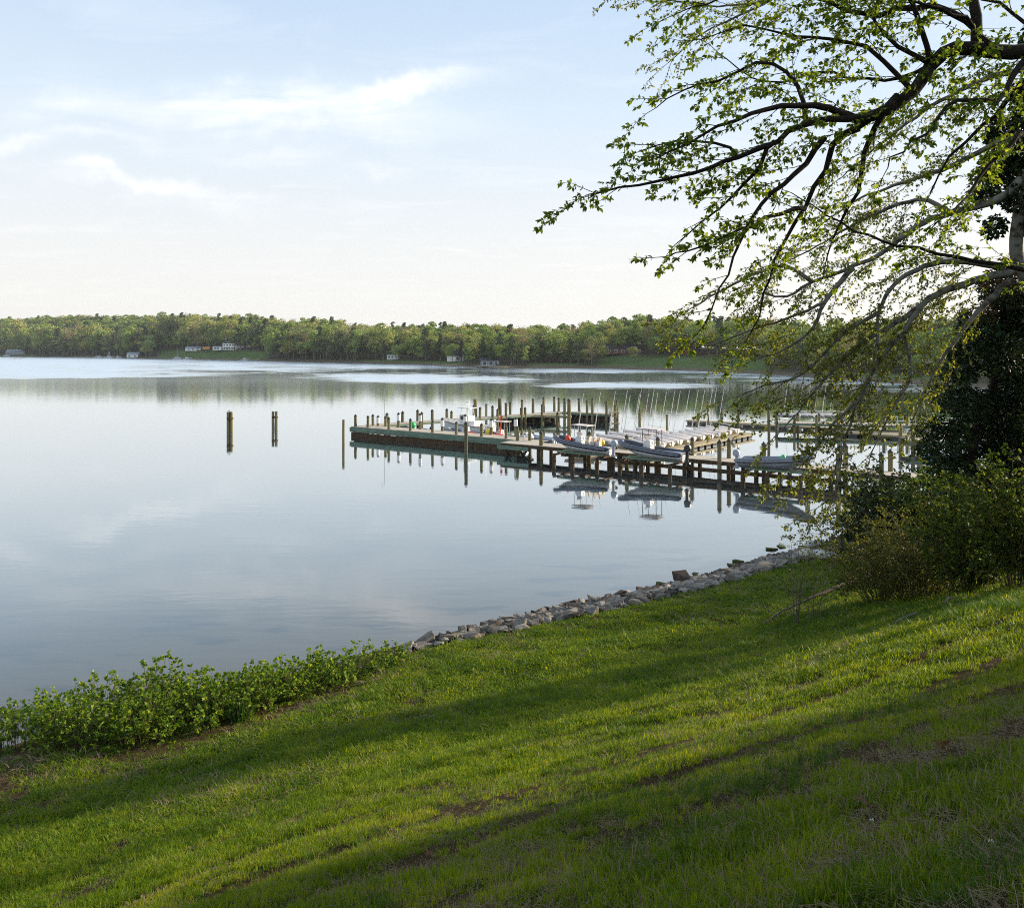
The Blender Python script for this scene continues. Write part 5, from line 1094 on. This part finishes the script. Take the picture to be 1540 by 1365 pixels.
def build_right_greens():
    rng = random.Random(8)
    # evergreen
    X0, Y0 = L(1475, 740, 25).x, 25.0; e = empty('evergreen_tree', (X0, Y0, G(X0, Y0)), label='dark evergreen tree with a crooked trunk at the right edge', cat='tree'); off = -e.location
    T = Tree(3); q = T.limb([(X0, Y0, G(X0, Y0) - .3), L(1490, 745, 25), L(1462, 705, 25), L(1470, 640, 25), L(1500, 560, 25), L(1510, 450, 25)], .16, .08); 
    for (a, b) in (((1468, 650), (1400, 640)), ((1480, 610), (1420, 560)), ((1495, 560), (1440, 480)), ((1468, 690), (1400, 705)), ((1500, 500), (1580, 420))): T.limb([L(*a, 25), L((a[0] + b[0]) / 2, (a[1] + b[1]) / 2 - 8, 25), L(*b, 24.5)], .05, .02)
    T.wood.build('trunk', M['bark_dark'], e, smooth=True, loc=off)
    bl = []
    for (px, py, r) in [(1440, 560, 30), (1480, 500, 38), (1530, 470, 45), (1510, 540, 45), (1450, 610, 34), (1500, 620, 45), (1560, 560, 55), (1430, 650, 28), (1470, 670, 32), (1530, 680, 45), (1420, 600, 22), (1410, 690, 16), (1560, 640, 50), (1500, 440, 30), (1445, 530, 20), (1570, 470, 50), (1400, 665, 18), (1550, 740, 40), (1425, 680, 22), (1450, 700, 20), (1500, 720, 28), (1395, 640, 14), (1530, 600, 50), (1560, 400, 40)]:
        for _ in range(3): p = L(px + rng.uniform(-12, 12), py + rng.uniform(-10, 10), 25 + rng.uniform(-1.2, 1.6)); bl.append((p.x, p.y, p.z, r * .8 * 25 / F))
    P, D = blob_leaves(bl, 42000, 4); leaves('foliage', P, D, .11, 'simple', M['leafDark'], e, seed=5, loc=off, wild=.8)
    bl = [(*L(px, py, 24.2), r * 25 / F) for (px, py, r) in [(1500, 425, 22), (1480, 470, 18), (1530, 440, 25), (1520, 400, 18)]]; P, D = blob_leaves(bl, 1500, 5); leaves('dead_leaves', P, D, .09, 'simple', M['leafBrown'], e, seed=6, loc=off, wild=.9)
    # ivy on the sycamore trunk
    bl = []
    for (px, py, r) in [(1500, 250, 30), (1520, 200, 35), (1530, 290, 30), (1480, 290, 22), (1540, 230, 40), (1500, 340, 18), (1555, 330, 26), (1560, 150, 40), (1570, 60, 40)]:
        for _ in range(2): bl.append((*L(px + rng.uniform(-8, 8), py + rng.uniform(-8, 8), 19.3 + rng.uniform(-.5, .8)), r * .85 * 19 / F))
    P, D = blob_leaves(bl, 9000, 6); leaves('ivy', P, D, .085, 'heart', M['leafDark'], None, seed=7, wild=.8, label='dark ivy clump wrapped high round the sycamore trunk', cat='ivy')
    def bush(name, px, py, Yb, label, cat, spec, n, mat, shape, size, stems=8, hpx=80, wpx=60, twmat='bark', leafgap=.08, ln=.5, droop=1.0, seed=1, jit=.35):
        """px, py: base in the photo; bush of hpx by wpx pixels"""
        Yb = min(ground_Y(px, py), 46); k = Yb / F; size *= max(1, (k / .0115)) ** .5; mk = max(1, k / .0115); ln *= mk ** .7; jit *= mk ** .75; leafgap *= mk ** .75; bx = (px - 770) * k; bz = G(bx, Yb); e = empty(name, (bx, Yb, bz), label=label, cat=cat); T = Tree(seed)
        for i in range(stems):
            a = T.r.uniform(0, 6.28); sp = T.r.random() ** .6; hx = math.cos(a) * sp * wpx * k * .5; hy = math.sin(a) * sp * wpx * k * .45; hh = hpx * k * T.r.uniform(.6, 1.05) * (1 - .35 * sp)
            q = T.limb([Vector((hx * .25, hy * .25, -.1)), Vector((hx * .55 + T.r.gauss(0, .05), hy * .55, hh * .5)), Vector((hx * .9, hy * .9, hh * .9)), Vector((hx * 1.12, hy * 1.1, hh))], .018, .005, sides=5)
            T.clothe(q, jit, ln, .006, Vector((0, 0, .1)), droop, leafgap, .14, .15, spread=1.1)
        o = T.wood.build('stems', M[twmat], e); o2 = T.fine.build('twigs', M[twmat], e); o['kind'] = o2['kind'] = 'stuff'
        leaves('foliage', T.P, T.D, size, shape, M[mat], e, seed=seed, wild=.7); return e, len(T.P)
    tot = 0
    for a in [
      ('shrub', 1330, 845, 0, 'dark leaved shrub in front of the walkway, tallest left of evergreen', 'shrub', None, 0, 'leafDark', 'simple', .09, 15, 165, 180, 'bark', .045, .9, .8, 41, .09),
      ('shrub', 1328, 905, 0, 'feathery olive bush spilling over the white bags', 'shrub', None, 0, 'juniper', 'quad', .05, 46, 120, 195, 'stem', .022, .6, 1.4, 42, .07),
      ('shrub', 1390, 900, 0, 'twiggy brown green bush in the middle of the right thicket', 'shrub', None, 0, 'juniper', 'quad', .05, 40, 150, 170, 'stem', .022, .6, 1.2, 43, .07),
      ('shrub', 1455, 893, 0, 'broad leaved bush with reddish canes right of the thicket', 'shrub', None, 0, 'leafBush', 'heart', .06, 40, 190, 180, 'stem', .055, .6, 1.2, 44, .09),
      ('shrub', 1530, 885, 0, 'tall cane bush with heart shaped leaves at the right edge', 'shrub', None, 0, 'leafBush', 'heart', .062, 38, 215, 160, 'stem', .06, .6, 1.2, 45, .09),
      ('shrub', 1400, 835, 0, 'full green bush below the evergreen trunk', 'shrub', None, 0, 'leafBush', 'heart', .065, 40, 110, 170, 'stem', .05, .7, 1.0, 46, .09),
      ('shrub', 1480, 825, 0, 'loose green bush under the evergreen beside its trunk', 'shrub', None, 0, 'leafBush', 'heart', .065, 38, 120, 180, 'bark', .05, .7, 1.0, 47, .09),
      ('shrub', 1600, 800, 0, 'leafy bush just inside the right edge above the canes', 'shrub', None, 0, 'leafBush', 'heart', .07, 32, 240, 170, 'bark', .055, .8, 1.0, 48, .1),
      ('sapling', 1196, 945, 0, 'thin sapling with sparse leaves beside the fallen branch', 'sapling', None, 0, 'leafBush', 'simple', .045, 4, 190, 60, 'bark', .06, .45, 1.0, 49, .16),
      ('sapling', 1222, 938, 0, 'second bare stemmed sapling right of the thin one', 'sapling', None, 0, 'leafBush', 'simple', .04, 3, 150, 70, 'bark', .07, .45, 1.0, 50, .2),
      ('shrub', 1310, 832, 0, 'low brownish brush above the white bags on the shore', 'shrub', None, 0, 'juniper', 'quad', .07, 26, 60, 170, 'bark', .04, .9, 1.0, 51, .1),
      ('shrub', 1400, 802, 0, 'dense dull green brush on the shore under the walkway end', 'shrub', None, 0, 'leafBush', 'simple', .12, 26, 85, 200, 'bark', .06, 1.0, 1.0, 52, .12),
      ('shrub', 1520, 800, 0, 'dense green brush behind the evergreen trunk', 'shrub', None, 0, 'leafBush', 'simple', .12, 26, 110, 200, 'bark', .06, .9, 1.0, 53, .12),
      ('shrub', 1335, 862, 0, 'low dark bush creeping over the grass left of the thicket', 'shrub', None, 0, 'leafDark', 'simple', .06, 22, 60, 130, 'bark', .04, .6, 1.2, 54, .1)]:
        _, n = bush(*a); tot += n
    print('bush leaves', tot)
    # fallen branch
    T = Tree(9)
    KB = ground_Y(1200, 926) / 12.55; print('KB', KB)
    def g(px, Y, h=.12): Y = Y * KB; x = (px - 770) * Y / F; return Vector((x, Y, G(x, Y) + h * KB))
    e = empty('fallen_branch', g(1250, 13, 0), label='long grey fallen branch lying across the grass below the thicket', cat='branch'); off = -e.location
    T.limb([g(1345, 13.6, .35), g(1300, 13.2, .3), g(1255, 12.8, .26), g(1210, 12.5, .2), g(1172, 12.4, .12), g(1150, 12.2, .03)], .045 * KB, .01 * KB)
    T.limb([g(1222, 12.6, .22), g(1232, 12.7, .5), g(1250, 12.9, .62), g(1268, 13, .45)], .02, .012); T.limb([g(1250, 12.9, .6), g(1256, 12.9, .85), g(1262, 12.9, .95)], .015, .006); T.limb([g(1225, 12.6, .2), g(1238, 12.7, .35), g(1250, 12.9, .55)], .018, .012)
    T.limb([g(1190, 12.4, .14), g(1180, 12.2, .05)], .012, .005)
    T.wood.build('limb', M['deadwood'], e, smooth=True, loc=off)
    for i in range(8): a = g(1165 + i * 14, 12.5, .12); T.twig(a, Vector((-.8, -.2, T.r.uniform(-.1, .5))), .35, .006, 3, Vector((0, 0, 0)), .5, 9, 9)
    T.fine.build('twigs', M['deadwood'], e, loc=off)
    def log(px0, px1, Y0, Y1, r, h0, h1, label, name='log'):
        T = Tree(px0); a, b = g(px0, Y0, h0), g(px1, Y1, h1); mid = (a + b) / 2 + Vector((0, 0, .03)); e = empty(name, mid, label=label, cat='log'); T.limb([a, mid, b], r * KB, r * .7 * KB, sides=9, wob=.015); T.wood.build('bark', M['deadwood'], e, smooth=True, loc=-mid)
    log(1352, 1393, 12.2, 12.6, .05, .15, .42, 'thick broken log leaning out of the thicket'); log(1345, 1382, 9.2, 9.4, .03, .04, .06, 'short grey stick lying in the grass slope'); log(1421, 1432, 9.9, 9.9, .025, .05, .1, 'tiny curved bit of deadwood in the grass right of the stick', 'wood_piece')
build_right_greens()
def side_tree(x, y, h, label, seed, n=9000):  # unseen trees, added at the right to cast shade on the foreground slope
    rng = random.Random(seed); z = G(x, y); e = empty('unseen_shade_tree', (x, y, z), label=label, cat='tree')
    T = Tree(seed); T.limb([(0, 0, -.3), (.1, .1, h * .4), (.2, -.1, h * .9)], .3, .08); bl = []
    for i in range(16):
        a = rng.uniform(0, 6.28); rr = rng.uniform(.5, 2.8); zz = h * rng.uniform(.22, 1); bl.append((math.cos(a) * rr, math.sin(a) * rr, zz, rng.uniform(.8, 1.6)))
        T.limb([(0, 0, zz * .6), (math.cos(a) * rr * .5, math.sin(a) * rr * .5, zz * .85), (math.cos(a) * rr, math.sin(a) * rr, zz)], .07, .02, sides=5)
    T.wood.build('trunk', M['bark'], e); P, D = blob_leaves(bl, n, seed); leaves('foliage', P, D, .2, 'simple', M['leafA'], e, seed=seed, wild=.9)
side_tree(15.5, 8.5, 5, 'small unseen tree added outside the right edge to shade the grass slope', 71); side_tree(19, 3.5, 5.5, 'unseen leafy tree added farther right to shade the slope', 72); side_tree(14, -2, 5, 'unseen leafy tree added behind the viewpoint at right for its shade', 73)
side_tree(12.3, 5.2, 4.2, 'low unseen tree added at right to shade the dry foreground grass', 75); side_tree(20, 12.5, 5, 'unseen leafy tree added behind the canes for its shade', 74)

# shoreline shrubs, lower left ---------------------------------------
def shore_shrub(px, py, hpx, wpx, seed, label, dense=1.0, e_name='shoreline_shrub'):
    hpx *= .74 + .28 * ((seed * 37) % 10) / 10; Yb = ground_Y(px, py) + .45; k = Yb / F; bx = (px - 770) * k; bz = G(bx, Yb); e = empty(e_name, (bx, Yb, bz), label=label, cat='shrub'); T = Tree(seed); n = int((wpx * hpx / 130 + 10) * dense)
    for i in range(max(8, n)):
        a = T.r.uniform(0, 6.28); sp = T.r.random() ** .5; hx = math.cos(a) * sp * wpx * k * .5; hy = math.sin(a) * sp * .9; hh = hpx * k * T.r.uniform(.5, 1.0) * (1 - .5 * sp * sp) * (1.12 if T.r.random() < .15 else 1)
        q = T.limb([Vector((hx * .8, hy * .8, -.15)), Vector((hx * .92 + T.r.gauss(0, .04), hy * .92, hh * .55)), Vector((hx * 1.02 + T.r.gauss(0, .06), hy, hh))], .010, .004, sides=4)
        T.clothe(q, .09, .34, .004, Vector((0, 0, .15)), .8, .055, .2, .25, spread=1.2, taper=.45, leafless=.1)
    o = T.wood.build('stems', M['stem'], e); o['kind'] = 'stuff'; o = T.fine.build('twigs', M['stem'], e); o['kind'] = 'stuff'
    leaves('foliage', T.P, T.D, .078, 'heart', M['leafShrub'], e, seed=seed, wild=.4); return len(T.P)
def build_shore_shrubs():
    tot = 0
    for i, (px, Y, h, w_, lb) in enumerate([
        (15, 1132, 72, 130, 'leafy shrub at the left edge beside the brown earth'), (115, 1130, 76, 140, 'low leafy shrub in front of the tallest one'), (212, 1122, 74, 130, 'low leafy shrub at the brown earth strip, middle left'),
        (298, 1100, 70, 115, 'low shrub bending over the brown path'), (368, 1080, 66, 100, 'leafy shrub with a reed tuft at its foot'), (430, 1057, 60, 90, 'rounded shrub in the right half of the waterside row'),
        (490, 1038, 52, 90, 'shrub near the right end of the waterside row'), (545, 1018, 38, 80, 'low shrub before the last one of the waterside row'), (588, 1003, 22, 50, 'last tiny shrub at the right end of the waterside row'),
        (60, 1104, 66, 120, 'short shrub behind the left edge shrub near the water'), (150, 1098, 100, 120, 'tallest leafy shrub rising against the water at lower left'), (240, 1088, 90, 120, 'tall leafy shrub right of the tallest one'),
        (322, 1076, 66, 110, 'shrub behind the path with its top against the water'), (398, 1060, 64, 100, 'leafy shrub in the middle of the waterside row'), (470, 1036, 48, 90, 'back shrub near the right end of the row'), (-75, 1125, 95, 150, 'leafy shrub just beyond the left edge')]):
        tot += shore_shrub(px, Y, h, w_, 60 + i, lb)
    print('shrub leaves', tot)
build_shore_shrubs()

# ------------------------------------------------------------------ grass
def tuft_mesh(seed, nb, h, w_, mat, spread=.05, curl=.5):
    rng = np.random.default_rng(seed); V = []; Fc = []
    for i in range(nb):
        a = rng.uniform(0, 6.28); b0 = np.array([rng.normal(0, spread), rng.normal(0, spread), -.01]); d = np.array([math.cos(a), math.sin(a), 0]); s = np.array([-d[1], d[0], 0]); hh = h * rng.uniform(.5, 1.15); c = curl * rng.uniform(.1, 1.3) * hh; ww = w_ * rng.uniform(.7, 1.3); k = len(V)
        mid = b0 + d * c * .35 + np.array([0, 0, hh * .6]); tip = b0 + d * c + np.array([0, 0, hh * (1 - .25 * min(1, c / hh))])
        V += [b0 - s * ww, b0 + s * ww, mid + s * ww * .8, mid - s * ww * .8, tip]; Fc += [(k, k + 1, k + 2), (k, k + 2, k + 3), (k + 3, k + 2, k + 4)]
    return np_mesh('tuft', np.array(V), np.array(Fc), 3, mat)
def build_grass():
    rng = np.random.default_rng(12); pts, rot, scl, pid = [], [], [], []
    N_ = 420000
    # density falls with distance from the viewpoint; the lawn goes on beyond both sides of the picture
    r = (rng.random(N_) * (70 ** .62 - 1.6 ** .62) + 1.6 ** .62) ** (1 / .62); a = rng.uniform(R(-44), R(46), N_); X = r * np.sin(a); Y = r * np.cos(a)
    d = shore_d(X, Y); b = bare(X, Y); dr = dryness(X, Y); cl = fbm(X * 1.7, Y * 1.7, 55, 3)
    keep = (d > 1.9) & (rng.random(N_) > b * np.clip(.55 + .9 * vnoise(X * 6, Y * 6, 3), 0, 1)) & (rng.random(N_) < np.clip((cl - .36) * 4.5 + .35 + r / 30, 0, 1)); X, Y, r, d, b, dr, cl = (v[keep] for v in (X, Y, r, d, b, dr, cl)); n = len(X)
    Z = hgt(X, Y); P = np.stack([X, Y, Z], 1)
    ro = np.stack([rng.normal(0, .15, n), rng.normal(0, .15, n), rng.uniform(0, 6.28, n)], 1)
    s = np.clip(r / 11, .75, 2.6) ** .55 * rng.uniform(.65, 1.25, n) * (.6 + .8 * cl) * (1 - .3 * b)
    sc = np.stack([s * np.clip(r / 9, 1, 2.2), s * np.clip(r / 9, 1, 2.2), s * np.clip(1.15 - r / 60, .6, 1.1)], 1)
    dryp = rng.random(n) < dr * .42 + .03
    pd = np.where(dryp, rng.integers(4, 6, n), rng.integers(0, 4, n))
    protos = [tuft_mesh(i, 16, .085, .0034, M['grass'], .03) for i in range(4)] + [tuft_mesh(9 + i, 12, .06, .0022, M['straw'], .05, 1.6) for i in range(2)]
    scatter('lawn_grass', P, ro, sc, pd, protos, label='mown green grass on the slope', cat='grass'); print('grass tufts', n)
    # long grass: under the thicket, along the stones and in tussocks
    N2 = 90000; r = (rng.random(N2) * (66 ** .9 - 3 ** .9) + 3 ** .9) ** (1 / .9); a = rng.uniform(R(-44), R(44), N2); X = r * np.sin(a); Y = r * np.cos(a); d = shore_d(X, Y); px = 770 + F * X / Y
    lim = np.interp(px, [1100, 1160, 1250, 1400, 1540, 1700], [ground_Y(*q) for q in ((1100, 985), (1160, 968), (1250, 952), (1400, 935), (1540, 925), (1700, 915))])
    thick = (px > 1140) & (Y > lim) & (Y < lim + 5) & (d > 2.6)
    thick &= rng.random(N2) < .85
    edge = (d > -.5) & (d < 2.6) & (X > -6) & (rng.random(N2) < np.where(d < 1.5, .05, .4))
    cl = fbm(X * 1.1, Y * 1.1, 91, 3); tuss = (cl > .60) & (r < 11) & (px > 300) & (rng.random(N2) < .6)
    k = thick | edge | tuss; X, Y, r, d, th, ed = X[k], Y[k], r[k], d[k], thick[k], edge[k]; n = len(X); P = np.stack([X, Y, hgt(X, Y)], 1)
    ro = np.stack([rng.normal(0, .12, n), rng.normal(0, .12, n), rng.uniform(0, 6.28, n)], 1); s = np.where(th, rng.uniform(.7, 1.4, n), np.where(ed, rng.uniform(.4, .9, n), rng.uniform(.35, .6, n)))
    protos = [tuft_mesh(30 + i, 13, .26, .0035, M['grass_tall'], .04, .6) for i in range(4)]
    scatter('long_grass', P, ro, s, rng.integers(0, 4, n), protos, label='long unmown grass along the thicket and stones', cat='grass'); print('tall', n)
    # straw and twig litter on the bare places
    N3 = 140000; r = (rng.random(N3) * (26 ** .9 - 1.6 ** .9) + 1.6 ** .9) ** (1 / .9); a = rng.uniform(R(-44), R(44), N3); X = r * np.sin(a); Y = r * np.cos(a); b = np.maximum(bare(X, Y), dryness(X, Y) * .6); k = (shore_d(X, Y) > 2.2) & (rng.random(N3) < b * .8 * (1 - .85 * np.clip(ruts(X, Y), 0, 1))); X, Y = X[k], Y[k]; n = len(X)
    P = np.stack([X, Y, hgt(X, Y) + .012], 1); ro = np.stack([rng.normal(0, .25, n), rng.normal(0, .25, n), rng.uniform(0, 6.28, n)], 1)
    pr = []
    for i in range(3):
        m = MB(); q = random.Random(i)
        for j in range(7): x, y, t = q.gauss(0, .05), q.gauss(0, .05), q.uniform(0, 3.14); l = q.uniform(.012, .04); dx, dy = math.cos(t) * l, math.sin(t) * l; w2 = .0013; za, zb = q.uniform(0, .02), q.uniform(0, .02); m.add([(x - dx, y - dy, za), (x + dx, y + dy, zb), (x + dx - dy / l * w2, y + dy + dx / l * w2, zb + .001), (x - dx - dy / l * w2, y - dy + dx / l * w2, za + .001)], [(0, 1, 2, 3)])
        pr.append(m.mesh('litter', M['straw']))
    scatter('dry_litter', P, ro, rng.uniform(.7, 1.3, n), rng.integers(0, 3, n), pr, label='dry straw lying on the bare earth', cat='straw')
    # reed tuft and one tussock at the stones' end
    for (px, Yb, lab) in ((358, 22.0, 'bright reed tuft at the foot of the waterside shrubs'), (585, 26.2, 'grass tussock at the left end of the stone bank')):
        x = (px - 770) * Yb / F; m = tuft_mesh(px, 120, .75 if px < 400 else .45, .008, M['grass_tall'], .16, .5); o = link('grass_tussock', m, loc=(x, Yb, G(x, Yb)), label=lab, cat='grass tussock')
    # fallen petals and brown leaves
    q = random.Random(2)
    for i, (px, py) in enumerate([(1311, 1250), (1490, 1286)]):
        d0 = (py - 525) / F; Y = 3.0
        for _ in range(60):
            x = (px - 770) * Y / F; Y += ((H - G(x, Y)) / d0 - Y) * .4
        x = (px - 770) * Y / F; m = MB(); [m.add([(0, 0, .05), (.008 * math.cos(a), .008 * math.sin(a), .06), (.014 * math.cos(a + .4), .014 * math.sin(a + .4), .055), (.008 * math.cos(a + .8), .008 * math.sin(a + .8), .06)], [(0, 1, 2, 3)]) for a in (0, 1.57, 3.14, 4.71)]
        m.build('petal', M['white'], loc=(x, Y, G(x, Y)), label='small white fallen blossom on the dry grass', cat='blossom', group='fallen white blossoms')
    for i, (px, py) in enumerate([(1415, 1132), (1305, 1226), (1120, 1235), (640, 1290)]):
        d0 = (py - 525) / F; Y = 3.0
        for _ in range(60):
            x = (px - 770) * Y / F; Y += ((H - G(x, Y)) / d0 - Y) * .4
        x = (px - 770) * Y / F; o = leaves('dead_leaf', [(0, 0, .03), (.01, .02, .04)], [(1, .2, .6), (-.6, .8, .4)], .07, 'lobed', M['leafBrown'], None, seed=i, loc=(x, Y, G(x, Y)), label='brown curled dead leaf in the grass', cat='leaf', group='brown dead leaves on the lawn'); o['kind'] = 'thing'
build_grass()
